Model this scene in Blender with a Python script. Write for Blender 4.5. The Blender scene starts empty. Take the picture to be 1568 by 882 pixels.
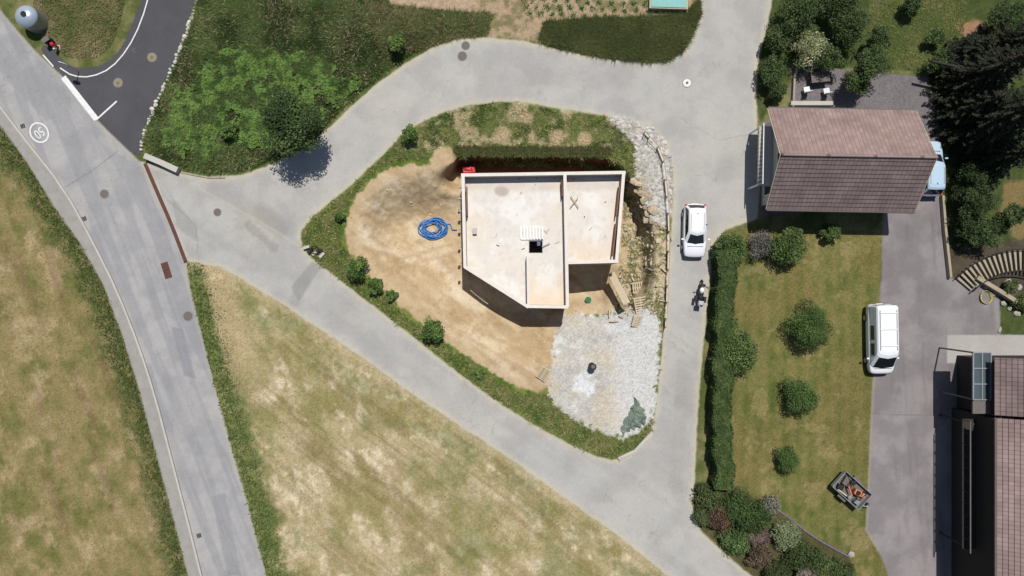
import bpy, bmesh, math, random
import numpy as np
from mathutils import Vector, Matrix
random.seed(7); RNG=np.random.default_rng(7)
H=56.0; S=0.05; K=1.38
def W(px,py,z=0.0):
    k=(H-z)/H*S
    return Vector(((px-784)*k,(441-py)*k,z))
def Wn(px,py,z):
    k=(H-z)/H*S
    return np.stack([(px-784)*k,(441-py)*k,z],-1)
def lin(v):
    v=v/255.0
    return v/12.92 if v<=0.04045 else ((v+0.055)/1.055)**2.4
def C(r,g,b): return np.array([lin(r)/K,lin(g)/K,lin(b)/K])
def desat(c,a=.2,t=(1.04,1.0,1.0)):
    l=(c*np.array([.3,.6,.1])).sum(-1,keepdims=True); return (c*(1-a)+l*a)*np.array(t)
def sst(a,b,x):
    t=np.clip((x-a)/(b-a),0,1); return t*t*(3-2*t)
_lat={}
def vn(x,y,seed):
    if seed not in _lat: _lat[seed]=np.random.default_rng(seed).random((256,256))
    L=_lat[seed]; xi=np.floor(x).astype(int); yi=np.floor(y).astype(int)
    fx=x-xi; fy=y-yi; fx=fx*fx*(3-2*fx); fy=fy*fy*(3-2*fy)
    a=L[xi&255,yi&255]; b=L[(xi+1)&255,yi&255]; c=L[xi&255,(yi+1)&255]; d=L[(xi+1)&255,(yi+1)&255]
    return (a*(1-fx)+b*fx)*(1-fy)+(c*(1-fx)+d*fx)*fy
def fbm(x,y,sx,seed,octv=4,sy=None,ang=0):
    iso=sy is None; sy=sy or sx
    if iso: ang=.5+seed
    c,s=math.cos(ang),math.sin(ang)
    u=(x*c+y*s)/sx; v=(-x*s+y*c)/sy; t=0; a=1; tot=0
    for i in range(octv):
        t=t+a*vn(u+13.7*i,v+7.1*i,seed+i*31); tot+=a; a*=0.58; u=u*2.03; v=v*2.03
        if iso: u,v=u*.8-v*.6,u*.6+v*.8
    return t/tot
def sdf(poly,X,Y,margin=60):
    P=np.array(poly,float); out=np.full(X.shape,-float(margin))
    sel=(X>P[:,0].min()-margin)&(X<P[:,0].max()+margin)&(Y>P[:,1].min()-margin)&(Y<P[:,1].max()+margin)
    x=X[sel]; y=Y[sel]
    d2=np.full(x.shape,1e12); ins=np.zeros(x.shape,bool); n=len(P)
    for i in range(n):
        ax,ay=P[i]; bx,by=P[(i+1)%n]; ex,ey=bx-ax,by-ay; l2=ex*ex+ey*ey
        if l2<1e-9: continue
        t=np.clip(((x-ax)*ex+(y-ay)*ey)/l2,0,1)
        d2=np.minimum(d2,(x-ax-t*ex)**2+(y-ay-t*ey)**2)
        if ay!=by:
            c=((ay>y)!=(by>y))&(x<(bx-ax)*(y-ay)/(by-ay)+ax); ins^=c
    d=np.sqrt(d2); out[sel]=np.where(ins,d,-d)
    return np.maximum(out,-margin)
def chai(P,n=1,closed=True):
    for _ in range(n):
        Q=[]; m=len(P)
        for i in range(m if closed else m-1):
            a=P[i]; b=P[(i+1)%m]
            Q+= [(a[0]*.75+b[0]*.25,a[1]*.75+b[1]*.25),(a[0]*.25+b[0]*.75,a[1]*.25+b[1]*.75)]
        if not closed: Q=[P[0]]+Q+[P[-1]]
        P=Q
    return P
# ---------------------------------------------------------------- layout (plan, 20 units per metre)
MAIN_R=[(0,15),(45,68),(75,98),(97,117),(148,183),(215,248),(240,298),(264,350),(285,400),(291,440),(306,500),(326,580),(350,670),(376,760),(408,882),(425,930)]
MAIN_L=[(0,192),(40,247),(85,320),(122,372),(158,436),(186,510),(214,600),(235,680),(262,780),(288,882),(300,930)]
KERB_L=[(-30,120),(0,162),(34,207),(100,290),(148,380),(180,445),(213,528),(238,606),(260,690),(286,790),(306,870),(320,930)]
MAIN=[(-60,-50)]+MAIN_R+MAIN_L[::-1]+[(-60,120)]
SIDEWALK=KERB_L+MAIN_L[::-1]+[(-60,110)]
DARK=chai([(228,-30),(205,30),(188,72),(160,100),(125,106),(98,96),(78,70),(60,70),(72,95),(97,117),(148,183),(215,248),(216,215),(235,170),(262,110),(287,50),(306,-30)],1)
MARKCURVE=[(232,-20),(216,35),(196,75),(170,105),(140,118),(112,117),(92,104)]
ISLAND=chai([(45,-30),(58,40),(80,72),(105,88),(135,92),(160,82),(178,55),(200,-30)],1)
UP_OUT=[(215,248),(232,250),(275,264),(320,271),(370,268),(420,250),(470,224),(510,190),(545,156),(580,126),(620,97),(660,74),(700,61),(740,57),(800,62),(840,72),(880,82),(930,90),(985,96),(1020,95),(1045,80),(1060,55),(1072,25),(1078,-30)]
R_EDGE=[(1188,-30),(1175,40),(1161,90),(1158,150),(1160,200),(1165,260),(1160,335),(1110,352),(1092,375),(1087,430),(1080,500),(1072,580),(1067,660),(1064,735),(1060,775),(1072,812),(1110,848),(1150,882),(1200,930)]
PATH_LOW=[(285,400),(340,410),(380,434),(430,465),(490,505),(560,552),(620,596),(700,650),(780,702),(860,760),(940,816),(1020,880),(1080,930)]
ROADS=UP_OUT+R_EDGE+PATH_LOW[::-1]
PARCEL=chai([(462,350),(490,322),(530,291),(560,262),(598,226),(620,202),(660,180),(700,164),(760,156),(800,156),(850,166),(900,173),(940,180),(990,192),(1015,215),(1028,245),(1031,290),(1028,350),(1024,400),(1019,470),(1013,540),(1007,600),(1000,655),(975,690),(945,706),(910,698),(860,674),(800,640),(740,600),(690,562),(640,522),(590,482),(540,444),(500,412),(470,390),(460,368)],1)
SAND=chai([(527,345),(540,308),(575,268),(620,250),(655,254),(665,235),(695,225),(700,262),(960,262),(965,480),(870,485),(850,510),(850,560),(838,602),(790,596),(740,562),(690,529),(640,492),(590,451),(550,408),(530,374)],1)
GRAVEL=chai([(850,505),(868,475),(900,488),(960,470),(1012,478),(1010,540),(1004,600),(998,648),(965,672),(930,668),(880,644),(835,610),(842,560)],1)
RUBBLE=chai([(925,176),(960,180),(995,190),(1018,215),(1030,245),(1028,350),(1003,345),(985,300),(968,262),(975,225),(955,205)],1)
SOILR=[(958,262),(985,290),(1003,340),(1026,350),(1020,480),(940,485),(950,400)]
PIT=chai([(535,335),(550,300),(590,268),(640,258),(690,252),(705,236),(930,238),(966,262),(988,300),(1004,340),(1008,400),(1000,470),(985,520),(930,560),(860,565),(800,565),(740,545),(680,515),(620,465),(570,425),(540,385)],1)
MEADOW=[(306,-30),(287,50),(262,110),(235,170),(217,212),(228,240),(275,258),(320,268),(370,265),(418,247),(468,221),(508,187),(543,153),(578,123),(618,94),(658,71),(700,58),(745,54),(760,20),(600,5),(570,-30)]
BANKT=[(826,60),(835,35),(900,30),(980,28),(1050,22),(1070,0),(1072,22),(1058,56),(1043,80),(1018,94),(985,94),(930,88),(880,78),(838,68)]
LAWN=[(1105,352),(1352,352),(1350,420),(1342,500),(1334,620),(1328,760),(1325,812),(1348,850),(1380,930),(1200,930),(1100,780),(1100,500)]
DRIVE=[(1352,300),(1440,300),(1442,350),(1452,425),(1530,440),(1532,512),(1620,515),(1620,930),(1380,930),(1348,850),(1325,812),(1328,760),(1334,620),(1342,500),(1350,420)]
PAD=[(1450,513),(1620,513),(1620,560),(1450,556)]
TERR=[(1212,100),(1420,118),(1440,175),(1440,310),(1165,330),(1165,190),(1208,165)]
LAWN2=[(1340,-30),(1480,-30),(1475,60),(1440,112),(1345,100),(1330,40)]
FIELD_L=[(-400,200)]+[(a-2,b) for a,b in MAIN_L]+[(-400,930)]
# ---------------------------------------------------------------- terrain height
def zfun(X,Y):
    d=sdf(PIT,X,Y)
    a=sst(655,700,X)*(1-sst(268,300,Y)); b=sst(930,960,X)*(1-sst(430,500,Y))
    w=80+0*X; w=w*(1-a)+10*a; w=w*(1-b)+28*b
    z=-2.5*sst(0,1,d/w)
    z=z-1.2*np.exp(-(((X-890)/50)**2+((Y-430)/42)**2)**2)
    z=z-.9*np.exp(-(((X-800)/75)**2+((Y-455)/45)**2)**2)
    dp=sst(0,10,sdf(PARCEL,X,Y))
    z=z+0.08*(fbm(X,Y,30,5)-.5)*dp
    z=z+0.14*np.clip(fbm(X,Y,9,6,3)-.5,-.3,.3)*dp*sst(2,12,d)
    z=z+0.1*sst(-1,1,sdf(SIDEWALK,X,Y))
    dm=sdf(MEADOW,X,Y); z=z+0.35*sst(6,45,dm)*(0.5+fbm(X,Y,40,9))
    return z
def zat(px,py): return float(zfun(np.array([float(px)]),np.array([float(py)]))[0])
def G(px,py,dz=0):
    z=zat(px,py); v=W(px,py,z); v.z+=dz; return v
# ---------------------------------------------------------------- ground colours (albedo)
def axis(lo,hi,st):
    f=list(np.arange(lo,hi+st,st)); e=[20,50,100,200,400,900,2000,5000,12000]
    return np.array([lo-k for k in e[::-1]]+f+[f[-1]+k for k in e])
xs=axis(-16,1584,1.6); ys=axis(-16,900,1.6)
X,Y=np.meshgrid(xs,ys); shp=X.shape; X=X.ravel(); Y=Y.ravel()
n1=fbm(X,Y,9,1,3); n2=fbm(X,Y,35,2,4); n3=fbm(X,Y,120,3,3); hf=RNG.random(X.shape)
edge=(fbm(X,Y,7,4,3)-.5)
col=np.zeros((X.size,3))
def lay(m,c):
    global col
    m=np.clip(m,0,1)[:,None]; col=col*(1-m)+m*c
def mixc(a,b,t): t=np.clip(t,0,1)[:,None]; return a*(1-t)+b*t
col[:]=mixc(C(88,100,48),C(130,128,80),sst(.35,.65,n2))
ang=math.radians(50)
st1=fbm(X,Y,110,11,4,sy=16,ang=ang); st2=fbm(X,Y,50,12,4,sy=26,ang=ang); st3=fbm(X,Y,260,15,3,sy=6,ang=math.radians(37)); st4=fbm(X,Y,24,16,4,sy=12,ang=math.radians(75))
f=mixc(C(146,140,84),C(190,174,132),sst(.32,.60,st2*.35+n2*.35+st4*.3))
f=mixc(f,C(222,208,174),sst(.52,.66,n1*.3+st4*.35+n2*.35)*.85)
f=mixc(f,C(140,116,78),sst(.5,.72,st1)*.4)
f=mixc(f,C(112,124,62),sst(.48,.66,fbm(X,Y,60,14,4)*.65+st4*.35)*.6)
f=mixc(f,C(120,110,66),sst(.56,.7,st3)*.3)
dl=sdf(PATH_LOW+[(1080,1200),(410,1200)]+MAIN_R[8:][::-1],X,Y,200)
cf=sst(-2,2,dl); lay(cf,f)
def pdist(line):
    P=np.array(line,float); d2=np.full(X.shape,1e12)
    for i in range(len(P)-1):
        ax,ay=P[i]; bx,by=P[i+1]; ex,ey=bx-ax,by-ay
        t=np.clip(((X-ax)*ex+(Y-ay)*ey)/(ex*ex+ey*ey),0,1); d2=np.minimum(d2,(X-ax-t*ex)**2+(Y-ay-t*ey)**2)
    return np.sqrt(d2)
dMR=pdist(MAIN_R[8:]); dPL=pdist(PATH_LOW); dML=pdist(MAIN_L)
gcol=mixc(C(84,108,46),C(126,132,72),sst(.35,.7,n1*.6+n2*.4))
lay(cf*(1-sst(22,56,dMR+44*(n2-.5)+30*edge))*.9,gcol)
lay(cf*sst(18,30,dMR)*(1-sst(58,80,dMR+30*(n2-.5)))*(1-sst(520,640,Y))*.75,mixc(C(200,178,136),C(172,156,110),n1))
lay(cf*(1-sst(2,14,dPL+14*edge))*.7,C(188,172,130))
lay(cf*sst(30,70,X-300)*(1-sst(5,16,np.abs(dPL-34)+20*edge))*.4*sst(.4,.6,n2),gcol)
for a,b,r in [(568,550,16),(330,424,14)]: lay(cf*(1-sst(r*.2,r,np.hypot(X-a,(Y-b)*1.6)+16*edge))*.6,C(216,196,160))
ang2=math.radians(68)
s1=fbm(X,Y,150,21,4,sy=16,ang=ang2); s2=fbm(X,Y,45,22,4,sy=20,ang=ang2); s3=fbm(X,Y,26,23,4)
f=mixc(C(108,112,54),C(148,134,86),sst(.34,.60,s2*.35+n2*.3+s3*.35))
f=mixc(f,C(184,164,124),sst(.52,.7,s1*.4+s3*.6)*.7)
f=mixc(f,C(116,94,60),sst(.52,.75,s1)*.45)
dfl=sdf(FIELD_L,X,Y,400); fl=sst(-2,2,dfl); lay(fl,f)
lay(fl*(1-sst(16,50,dML+44*(n2-.5)+24*edge))*.9,mixc(C(80,98,44),C(130,124,76),sst(.4,.75,n1)))
m=sst(-3,3,sdf(MEADOW,X,Y)+8*edge); lay(m,mixc(C(68,90,38),C(102,122,56),sst(.35,.65,n1*.5+n2*.5)))
SOILT=[(565,-30),(600,8),(690,20),(760,22),(745,54),(800,60),(828,62),(834,34),(900,28),(1072,20),(1078,-30)]
m=sst(-4,4,sdf(SOILT,X,Y)+14*edge); lay(m,mixc(C(176,154,122),C(132,124,82),sst(.45,.65,n1*.6+n2*.4)))
m=sst(-4,4,sdf([(560,-30),(740,-30),(735,12),(650,20),(600,5)],X,Y)+8*edge); lay(m,mixc(C(196,172,144),C(166,142,110),n1))
m=sst(-3,3,sdf(BANKT,X,Y)+8*edge); lay(m,C(78,94,44))
GARD=[(1160,-30),(1700,-30),(1700,520),(1530,515),(1450,430),(1440,330),(1420,110),(1212,100),(1165,190),(1155,140)]
m=sst(-3,3,sdf(GARD,X,Y)); lay(m,mixc(C(58,74,34),C(90,102,54),n1))
m=sst(-3,3,sdf(LAWN2,X,Y)+6*edge); lay(m,mixc(C(78,102,42),C(122,126,70),sst(.4,.7,n2)))
m=sst(-4,4,sdf([(1462,38),(1500,30),(1515,60),(1480,72)],X,Y)+10*edge); lay(m,C(160,124,92))
m=sst(-4,4,sdf([(1540,280),(1620,270),(1620,375),(1560,370),(1530,330)],X,Y)+10*edge); lay(m,mixc(C(140,116,76),C(112,112,60),n2))
m=sst(-4,4,sdf([(1450,380),(1620,360),(1620,470),(1540,450),(1455,425)],X,Y)+6*edge); lay(m,mixc(C(70,65,52),C(96,88,72),n1))
lstripe=.5+.5*np.sin((X+0.02*Y)/3.3+2*n2)
f=mixc(C(86,102,42),C(124,122,64),sst(.3,.7,n2*.6+n1*.4)); f=mixc(f,C(148,134,82),lstripe*.3)
f=mixc(f,C(134,116,68),sst(.45,.7,n3)*.4); f=mixc(f,C(162,146,98),sst(.58,.7,fbm(X,Y,24,34,4))*.45)
m=sst(-2,2,sdf(LAWN,X,Y)+3*edge); lay(m,f)
BED=[(1056,740),(1100,735),(1165,765),(1235,815),(1300,850),(1325,930),(1190,930),(1120,850),(1070,810)]
m=sst(-3,3,sdf(BED,X,Y)+5*edge); lay(m,mixc(C(76,72,46),C(100,96,62),n1))
col[:]=desat(col,.10)
m=sst(-1.5,1.5,sdf(TERR,X,Y)); lay(m,mixc(C(116,110,112),C(136,129,129),n2))
dD=sdf(DRIVE,X,Y); m=sst(-1.5,1.5,dD+2*edge)
f=mixc(C(138,131,131),C(156,149,148),sst(.3,.7,n2)); f=mixc(f,C(116,110,112),sst(.55,.8,fbm(X,Y,90,33,4,sy=10,ang=1.5))*.4); f=mixc(f,C(124,118,118),(1-sst(.004,.02,np.abs(fbm(X,Y,60,38,4)-.5)))*.25)
f=f*(0.94+.07*(Y>633))[:,None]
lay(m,f)
lay(sst(-1,1,dD)*(1-sst(1,5,dD))*(X<1345)*.6*(Y>380),C(170,158,130))
m=sst(-1,1,sdf(PAD,X,Y)); lay(m,mixc(C(190,186,180),C(170,164,158),n2))
dP=sdf(PARCEL,X,Y)
f=mixc(C(82,106,44),C(124,132,68),sst(.35,.65,n1*.5+n2*.5))
tops=sst(590,650,X)*(1-sst(225,240,Y)); f=mixc(f,C(190,184,146),tops*sst(.48,.66,fbm(X,Y,22,44,4))*.85)
PALE=[(895,213,15),(852,210,15),(770,205,16),(805,180,12),(680,238,20)]
for bx,by,r in PALE: f=mixc(f,C(196,176,136),1-sst(r*.5,r,np.hypot(X-bx,Y-by)+14*edge))
lay(sst(-2,2,dP+5*edge),f)
m=sst(-3,3,sdf(SOILR,X,Y)+8*edge)
f=mixc(C(202,184,150),C(128,126,78),sst(.50,.64,n1*.6+n2*.4)); f=mixc(f,C(124,104,78),sst(.6,.75,fbm(X,Y,14,47,3))*.7); lay(m,f)
dS=sdf(SAND,X,Y); m=sst(-2,2,dS+10*edge)
f=mixc(C(222,202,168),C(204,180,144),sst(.3,.7,n2)); f=mixc(f,C(234,218,192),sst(.48,.72,fbm(X,Y,60,51,4,sy=22,ang=.6))*.6)
f=mixc(f,C(184,156,118),sst(.56,.70,fbm(X,Y,60,53,5,sy=16,ang=.65))*.55); f=mixc(f,C(178,150,112),sst(.56,.72,fbm(X,Y,12,54,4))*.45)
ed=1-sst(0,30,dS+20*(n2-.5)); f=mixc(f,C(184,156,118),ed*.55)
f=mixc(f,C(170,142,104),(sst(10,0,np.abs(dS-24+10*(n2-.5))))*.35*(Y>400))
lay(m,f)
for k,(x0,y0,x1,y1) in enumerate([(560,330,690,300),(560,345,695,318),(600,400,700,372),(606,412,700,386),(640,455,840,560),(630,470,830,580),(600,280,660,370),(612,276,680,352),(640,262,650,330),(560,380,640,440)]):
    ex,ey=x1-x0,y1-y0; t=np.clip(((X-x0)*ex+(Y-y0)*ey)/(ex*ex+ey*ey),0,1); d=np.hypot(X-x0-t*ex,Y-y0-t*ey)+8*edge
    lay((1-sst(1.2,4,d))*.35*(dS>3),C(172,142,106))
dG=sdf(GRAVEL,X,Y); m=sst(-3,3,dG+22*edge)
f=mixc(C(206,203,196),C(184,178,166),n1); f=mixc(f,C(206,190,160),sst(.48,.64,n2)*.55*(1-sst(930,975,X)))
f=mixc(f,C(232,234,235),(1-sst(.46,.66,fbm(X,Y,42,48,4)+np.hypot((X-892)/480,(Y-535)/380)))*.85)
f=mixc(f,C(222,222,220),(sst(925,960,X+20*edge))*.55)
f=f*(0.86+.28*hf)[:,None]; lay(m,f)
dR=sdf(RUBBLE,X,Y); m=sst(-3,3,dR+10*edge); f=mixc(C(208,204,197),C(156,148,130),n1)*(0.74+.48*hf)[:,None]; lay(m,f)
lay((1-sst(8,22,np.hypot((X-1035)*.8,Y-505)+30*edge))*.45,C(210,172,144))
m=sst(690,704,X)*(1-sst(925,940,X))*sst(232,237,Y+4*edge)*(1-sst(262,270,Y)); lay(m,mixc(C(48,52,30),C(130,84,60),sst(238,247,Y+16*edge)))
dRo=np.minimum(sdf(ROADS,X,Y),-dP); dRoM=sdf(MAIN,X,Y); dDk=sdf(DARK,X,Y)
rb=mixc(C(176,173,168),C(188,185,179),sst(.3,.7,n2))
rb=mixc(rb,C(200,194,183),sst(.5,.75,n3)*.5)
ruts=fbm(X,Y,150,61,3,sy=14,ang=.6); rb=mixc(rb,C(162,160,157),sst(.5,.75,ruts)*.3*(Y>330))
rb=mixc(rb,C(206,196,170),(1-sst(0,11,dRo+8*edge))*.65)
rb=mixc(rb,C(204,192,166),(1-sst(4,30,np.hypot(X-400,Y-340)*.6+20*edge))*.3)
mroad=sst(-1.5,1.5,dRo+3*edge); lay(mroad,rb)
dark_st=[((430,350),(400,325),12,.3),((470,420),(450,460),8,.3),((380,345),(420,380),6,.45),((330,290),(440,350),14,.22),((740,110),(940,125),14,.12),((1045,560),(1035,740),10,.18)]
for (x0,y0),(x1,y1),w,s in dark_st:
    ex,ey=x1-x0,y1-y0; t=np.clip(((X-x0)*ex+(Y-y0)*ey)/(ex*ex+ey*ey),0,1); d=np.hypot(X-x0-t*ex,Y-y0-t*ey)+8*edge
    lay(mroad*(1-sst(w*.4,w*1.6,d))*s,C(136,134,132))
rb=mixc(C(164,162,162),C(180,177,174),sst(.3,.7,n2)); sm=fbm(X,Y,260,64,4,sy=13,ang=1.2)
rb=mixc(rb,C(146,146,150),sst(.5,.62,sm)*.5); rb=mixc(rb,C(194,190,182),sst(.55,.75,n3)*.4)
rb=mixc(rb,C(182,174,158),(1-sst(0,8,dRoM+6*edge))*.6)
mm=sst(-1.2,1.2,dRoM+1.5*edge); lay(mm*(dRo<3),rb)
for poly,c in [([(262,500),(280,505),(300,580),(282,575)],C(138,140,146)),([(262,300),(300,345),(305,372),(272,350)],C(160,158,155)),([(0,60),(20,88),(60,135),(90,180),(70,185),(0,110)],C(156,155,155)),([(215,560),(232,556),(252,640),(238,645)],C(152,152,156)),([(325,760),(345,756),(370,882),(348,882)],C(150,150,153)),([(445,440),(478,400),(492,408),(458,462)],C(152,149,145)),([(150,215),(205,250),(235,330),(205,300)],C(158,157,158))]:
    lay(sst(-1.5,1.5,sdf(poly,X,Y)+3*edge)*.65,c)
def jl(pts,c,w=.8,s=.5):
    for (x0,y0),(x1,y1) in zip(pts[:-1],pts[1:]):
        ex,ey=x1-x0,y1-y0; t=np.clip(((X-x0)*ex+(Y-y0)*ey)/(ex*ex+ey*ey),0,1); lay((1-sst(w*.6,w*1.6,np.hypot(X-x0-t*ex,Y-y0-t*ey)+2*np.abs(edge)))*s*(dP<0),c)
jl([(98,288),(140,262),(180,232)],C(110,108,106)); jl([(240,262),(250,300),(300,345),(304,400)],C(124,122,118),.7,.4); jl([(1040,180),(1100,215),(1150,205)],C(140,136,130),.7,.4)
jl([(1335,634),(1445,636)],C(110,106,106),.8,.6); jl([(290,280),(330,302),(420,352),(470,385)],C(202,192,170),1.2,.5)
lay(sst(-1,1,sdf(SIDEWALK,X,Y))*(dRoM>-1),mixc(C(174,169,162),C(156,152,145),n1))
mk=sst(-1,1,dDk); lay(mk,mixc(C(80,80,84),C(95,94,97),n2))
dIs=sdf(ISLAND,X,Y); lay(sst(-1.2,1.2,dIs)*(dDk<8),mixc(C(82,100,46),C(150,136,102),sst(.45,.7,n2)))
cr=np.abs(fbm(X,Y,60,71,4)-.5); rm=np.clip(mroad+mm,0,1)*(dDk<0)*(dP<0)
lay((1-sst(.0015,.006,cr))*rm*.25*(n3>.5),C(120,116,110))
col*=(0.95+.10*hf)[:,None]
grs=np.clip(1-rm-mk-(dS>0)-(dG>0)-(dD>0),0,1); col*=(1+grs*(.36*(RNG.random(X.shape)-.5)))[:,None]
col*=(1+(dS>0)*(dG<0)*(.12*(RNG.random(X.shape)-.5)))[:,None]
Z=zfun(X,Y)
Z=Z+np.where(dR>0,.12*hf,0)*sst(0,6,dR)+np.where(dG>0,.03*hf,0)
V=Wn(X,Y,Z)
# ---------------------------------------------------------------- mesh helpers
def link(o): bpy.context.scene.collection.objects.link(o); return o
def npmesh(name,V,F,cols=None,mat=None,smooth=False):
    me=bpy.data.meshes.new(name); V=np.asarray(V,np.float32); F=np.asarray(F,np.int32); k=F.shape[1]
    me.vertices.add(len(V)); me.vertices.foreach_set('co',V.ravel())
    me.loops.add(F.size); me.loops.foreach_set('vertex_index',F.ravel())
    me.polygons.add(len(F)); me.polygons.foreach_set('loop_start',np.arange(0,F.size,k,dtype=np.int32))
    try: me.polygons.foreach_set('loop_total',np.full(len(F),k,np.int32))
    except Exception: pass
    if cols is not None:
        a=me.color_attributes.new('Col','FLOAT_COLOR','POINT')
        a.data.foreach_set('color',np.concatenate([cols,np.ones((len(cols),1))],1).astype(np.float32).ravel())
    me.polygons.foreach_set('use_smooth',np.full(len(F),smooth,bool))
    me.update(calc_edges=True); me.validate()
    if mat: me.materials.append(mat)
    return link(bpy.data.objects.new(name,me))
def empty(name,loc=(0,0,0),kids=()):
    e=link(bpy.data.objects.new(name,None)); e.location=loc; e.empty_display_size=.3
    for k in kids: k.parent=e; k.matrix_parent_inverse=Matrix.Translation(-Vector(loc))
    return e
def mat(name,colr,rough=.8,noise=.25,scale=6,bump=.2,attr=False,spec=.2,metal=0,trans=0,fine=40,coat=0):
    m=bpy.data.materials.new(name); m.use_nodes=True; nt=m.node_tree; N=nt.nodes; L=nt.links
    b=N['Principled BSDF']; b.inputs['Roughness'].default_value=rough; b.inputs['Specular IOR Level'].default_value=spec; b.inputs['Metallic'].default_value=metal
    b.inputs['Coat Weight'].default_value=coat
    tc=N.new('ShaderNodeTexCoord'); n1=N.new('ShaderNodeTexNoise'); n1.inputs['Scale'].default_value=scale; n1.inputs['Detail'].default_value=6
    L.new(tc.outputs['Object'],n1.inputs['Vector'])
    n2=N.new('ShaderNodeTexNoise'); n2.inputs['Scale'].default_value=fine; n2.inputs['Detail'].default_value=3; L.new(tc.outputs['Object'],n2.inputs['Vector'])
    add=N.new('ShaderNodeMath'); add.operation='ADD'; L.new(n1.outputs[0],add.inputs[0]); L.new(n2.outputs[0],add.inputs[1])
    mr=N.new('ShaderNodeMapRange'); mr.inputs['From Min'].default_value=.6; mr.inputs['From Max'].default_value=1.4; mr.inputs['To Min'].default_value=1-noise; mr.inputs['To Max'].default_value=1+noise
    L.new(add.outputs[0],mr.inputs['Value'])
    vm=N.new('ShaderNodeVectorMath'); vm.operation='SCALE'; L.new(mr.outputs[0],vm.inputs['Scale'])
    if attr:
        at=N.new('ShaderNodeVertexColor'); at.layer_name='Col'; L.new(at.outputs['Color'],vm.inputs[0])
    else: vm.inputs[0].default_value=tuple(colr)
    L.new(vm.outputs[0],b.inputs['Base Color'])
    if bump:
        bp=N.new('ShaderNodeBump'); bp.inputs['Strength'].default_value=bump; bp.inputs['Distance'].default_value=.05
        L.new(add.outputs[0],bp.inputs['Height']); L.new(bp.outputs[0],b.inputs['Normal'])
    if trans:
        t=N.new('ShaderNodeBsdfTranslucent'); L.new(vm.outputs[0],t.inputs['Color']); mx=N.new('ShaderNodeMixShader'); mx.inputs[0].default_value=trans
        L.new(b.outputs[0],mx.inputs[1]); L.new(t.outputs[0],mx.inputs[2]); L.new(mx.outputs[0],N['Material Output'].inputs[0])
    return m
M_ground=mat('ground_mat',(1,1,1),.95,.14,3,.4,attr=True,spec=.05,fine=14)
M_sand=mat('sand_mat',(1,1,1),.95,.10,2,.45,attr=True,spec=.05,fine=11)
M_road=mat('asphalt_mat',(1,1,1),.9,.06,1.2,.1,attr=True,spec=.15,fine=25)
M_leaf=mat('leaf_mat',(1,1,1),.6,.2,8,0,attr=True,spec=.2,trans=.25)
M_grass=mat('grass_mat',(1,1,1),.7,.15,4,0,attr=True,spec=.1,trans=.3)
M_rock=mat('rock_mat',(1,1,1),.9,.25,6,.5,attr=True,spec=.1)
M_bark=mat('bark_mat',(.1,.07,.05),.9,.3,10,.6)
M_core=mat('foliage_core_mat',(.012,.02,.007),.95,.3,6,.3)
def sheets():
    ny,nx=shp; idx=np.arange(ny*nx).reshape(shp)
    q=np.stack([idx[1:,:-1],idx[1:,1:],idx[:-1,1:],idx[:-1,:-1]],-1).reshape(-1,4)
    npmesh('ground',V,q,col,M_ground,True)
    def cut(name,mask,mt,dz):
        keep=mask[q].all(1); f=q[keep]; used=np.unique(f); re=np.full(len(V),-1); re[used]=np.arange(len(used))
        v=V[used].copy(); v[:,2]+=dz; npmesh(name,v,re[f],col[used],mt,True)
    cut('road',(dRo>0)|((dRoM>0)&(dDk<0)),M_road,.006)
    cut('side_road',(dDk>0)&(dIs<0),M_road,.010)
    cut('driveway',(dD>0),M_road,.006)
    cut('sand',(dS>0)&(dG<0),M_sand,.006)
sheets()
def boxm(name,pts_bottom,z0,z1,mt):
    n=len(pts_bottom); bm=bmesh.new()
    a=[bm.verts.new((p[0],p[1],z0)) for p in pts_bottom]; b=[bm.verts.new((p[0],p[1],z1)) for p in pts_bottom]
    bm.faces.new(a[::-1]); bm.faces.new(b)
    for i in range(n): bm.faces.new((a[i],a[(i+1)%n],b[(i+1)%n],b[i]))
    bmesh.ops.recalc_face_normals(bm,faces=bm.faces)
    me=bpy.data.meshes.new(name); bm.to_mesh(me); bm.free(); me.materials.append(mt); return link(bpy.data.objects.new(name,me))
def rect(cx,cy,lx,ly,ang=0):
    c,s=math.cos(ang),math.sin(ang)
    return [(cx+x*c-y*s,cy+x*s+y*c) for x,y in ((-lx/2,-ly/2),(lx/2,-ly/2),(lx/2,ly/2),(-lx/2,ly/2))]
def box(name,cx,cy,cz,lx,ly,lz,mt,ang=0,bev=0):
    o=boxm(name,rect(0,0,lx,ly),-lz/2,lz/2,mt); o.location=(cx,cy,cz); o.rotation_euler[2]=ang
    if bev: md=o.modifiers.new('b','BEVEL'); md.width=bev; md.segments=2
    return o
def seg(name,p,q,th,z0,z1,mt):
    p=Vector(p[:2]); q=Vector(q[:2]); d=(q-p); L=d.length; c=(p+q)/2
    return boxm(name,rect(c.x,c.y,L,th,math.atan2(d.y,d.x)),z0,z1,mt)
def cyl(name,loc,r,h,mt,n=20,r2=None,axis=None):
    bm=bmesh.new(); bmesh.ops.create_cone(bm,cap_ends=True,segments=n,radius1=r,radius2=r if r2 is None else r2,depth=h)
    me=bpy.data.meshes.new(name); bm.to_mesh(me); bm.free(); me.materials.append(mt); o=link(bpy.data.objects.new(name,me)); o.location=loc
    if axis is not None: o.rotation_mode='QUATERNION'; o.rotation_quaternion=Vector(axis).to_track_quat('Z','Y')
    return o
def tube(name,pts,r,mt,cyc=False):
    cu=bpy.data.curves.new(name,'CURVE'); cu.dimensions='3D'; sp=cu.splines.new('POLY'); sp.points.add(len(pts)-1)
    for i,p in enumerate(pts): sp.points[i].co=(*p,1)
    sp.use_cyclic_u=cyc; cu.bevel_depth=r; cu.bevel_resolution=2; cu.materials.append(mt); return link(bpy.data.objects.new(name,cu))
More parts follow.
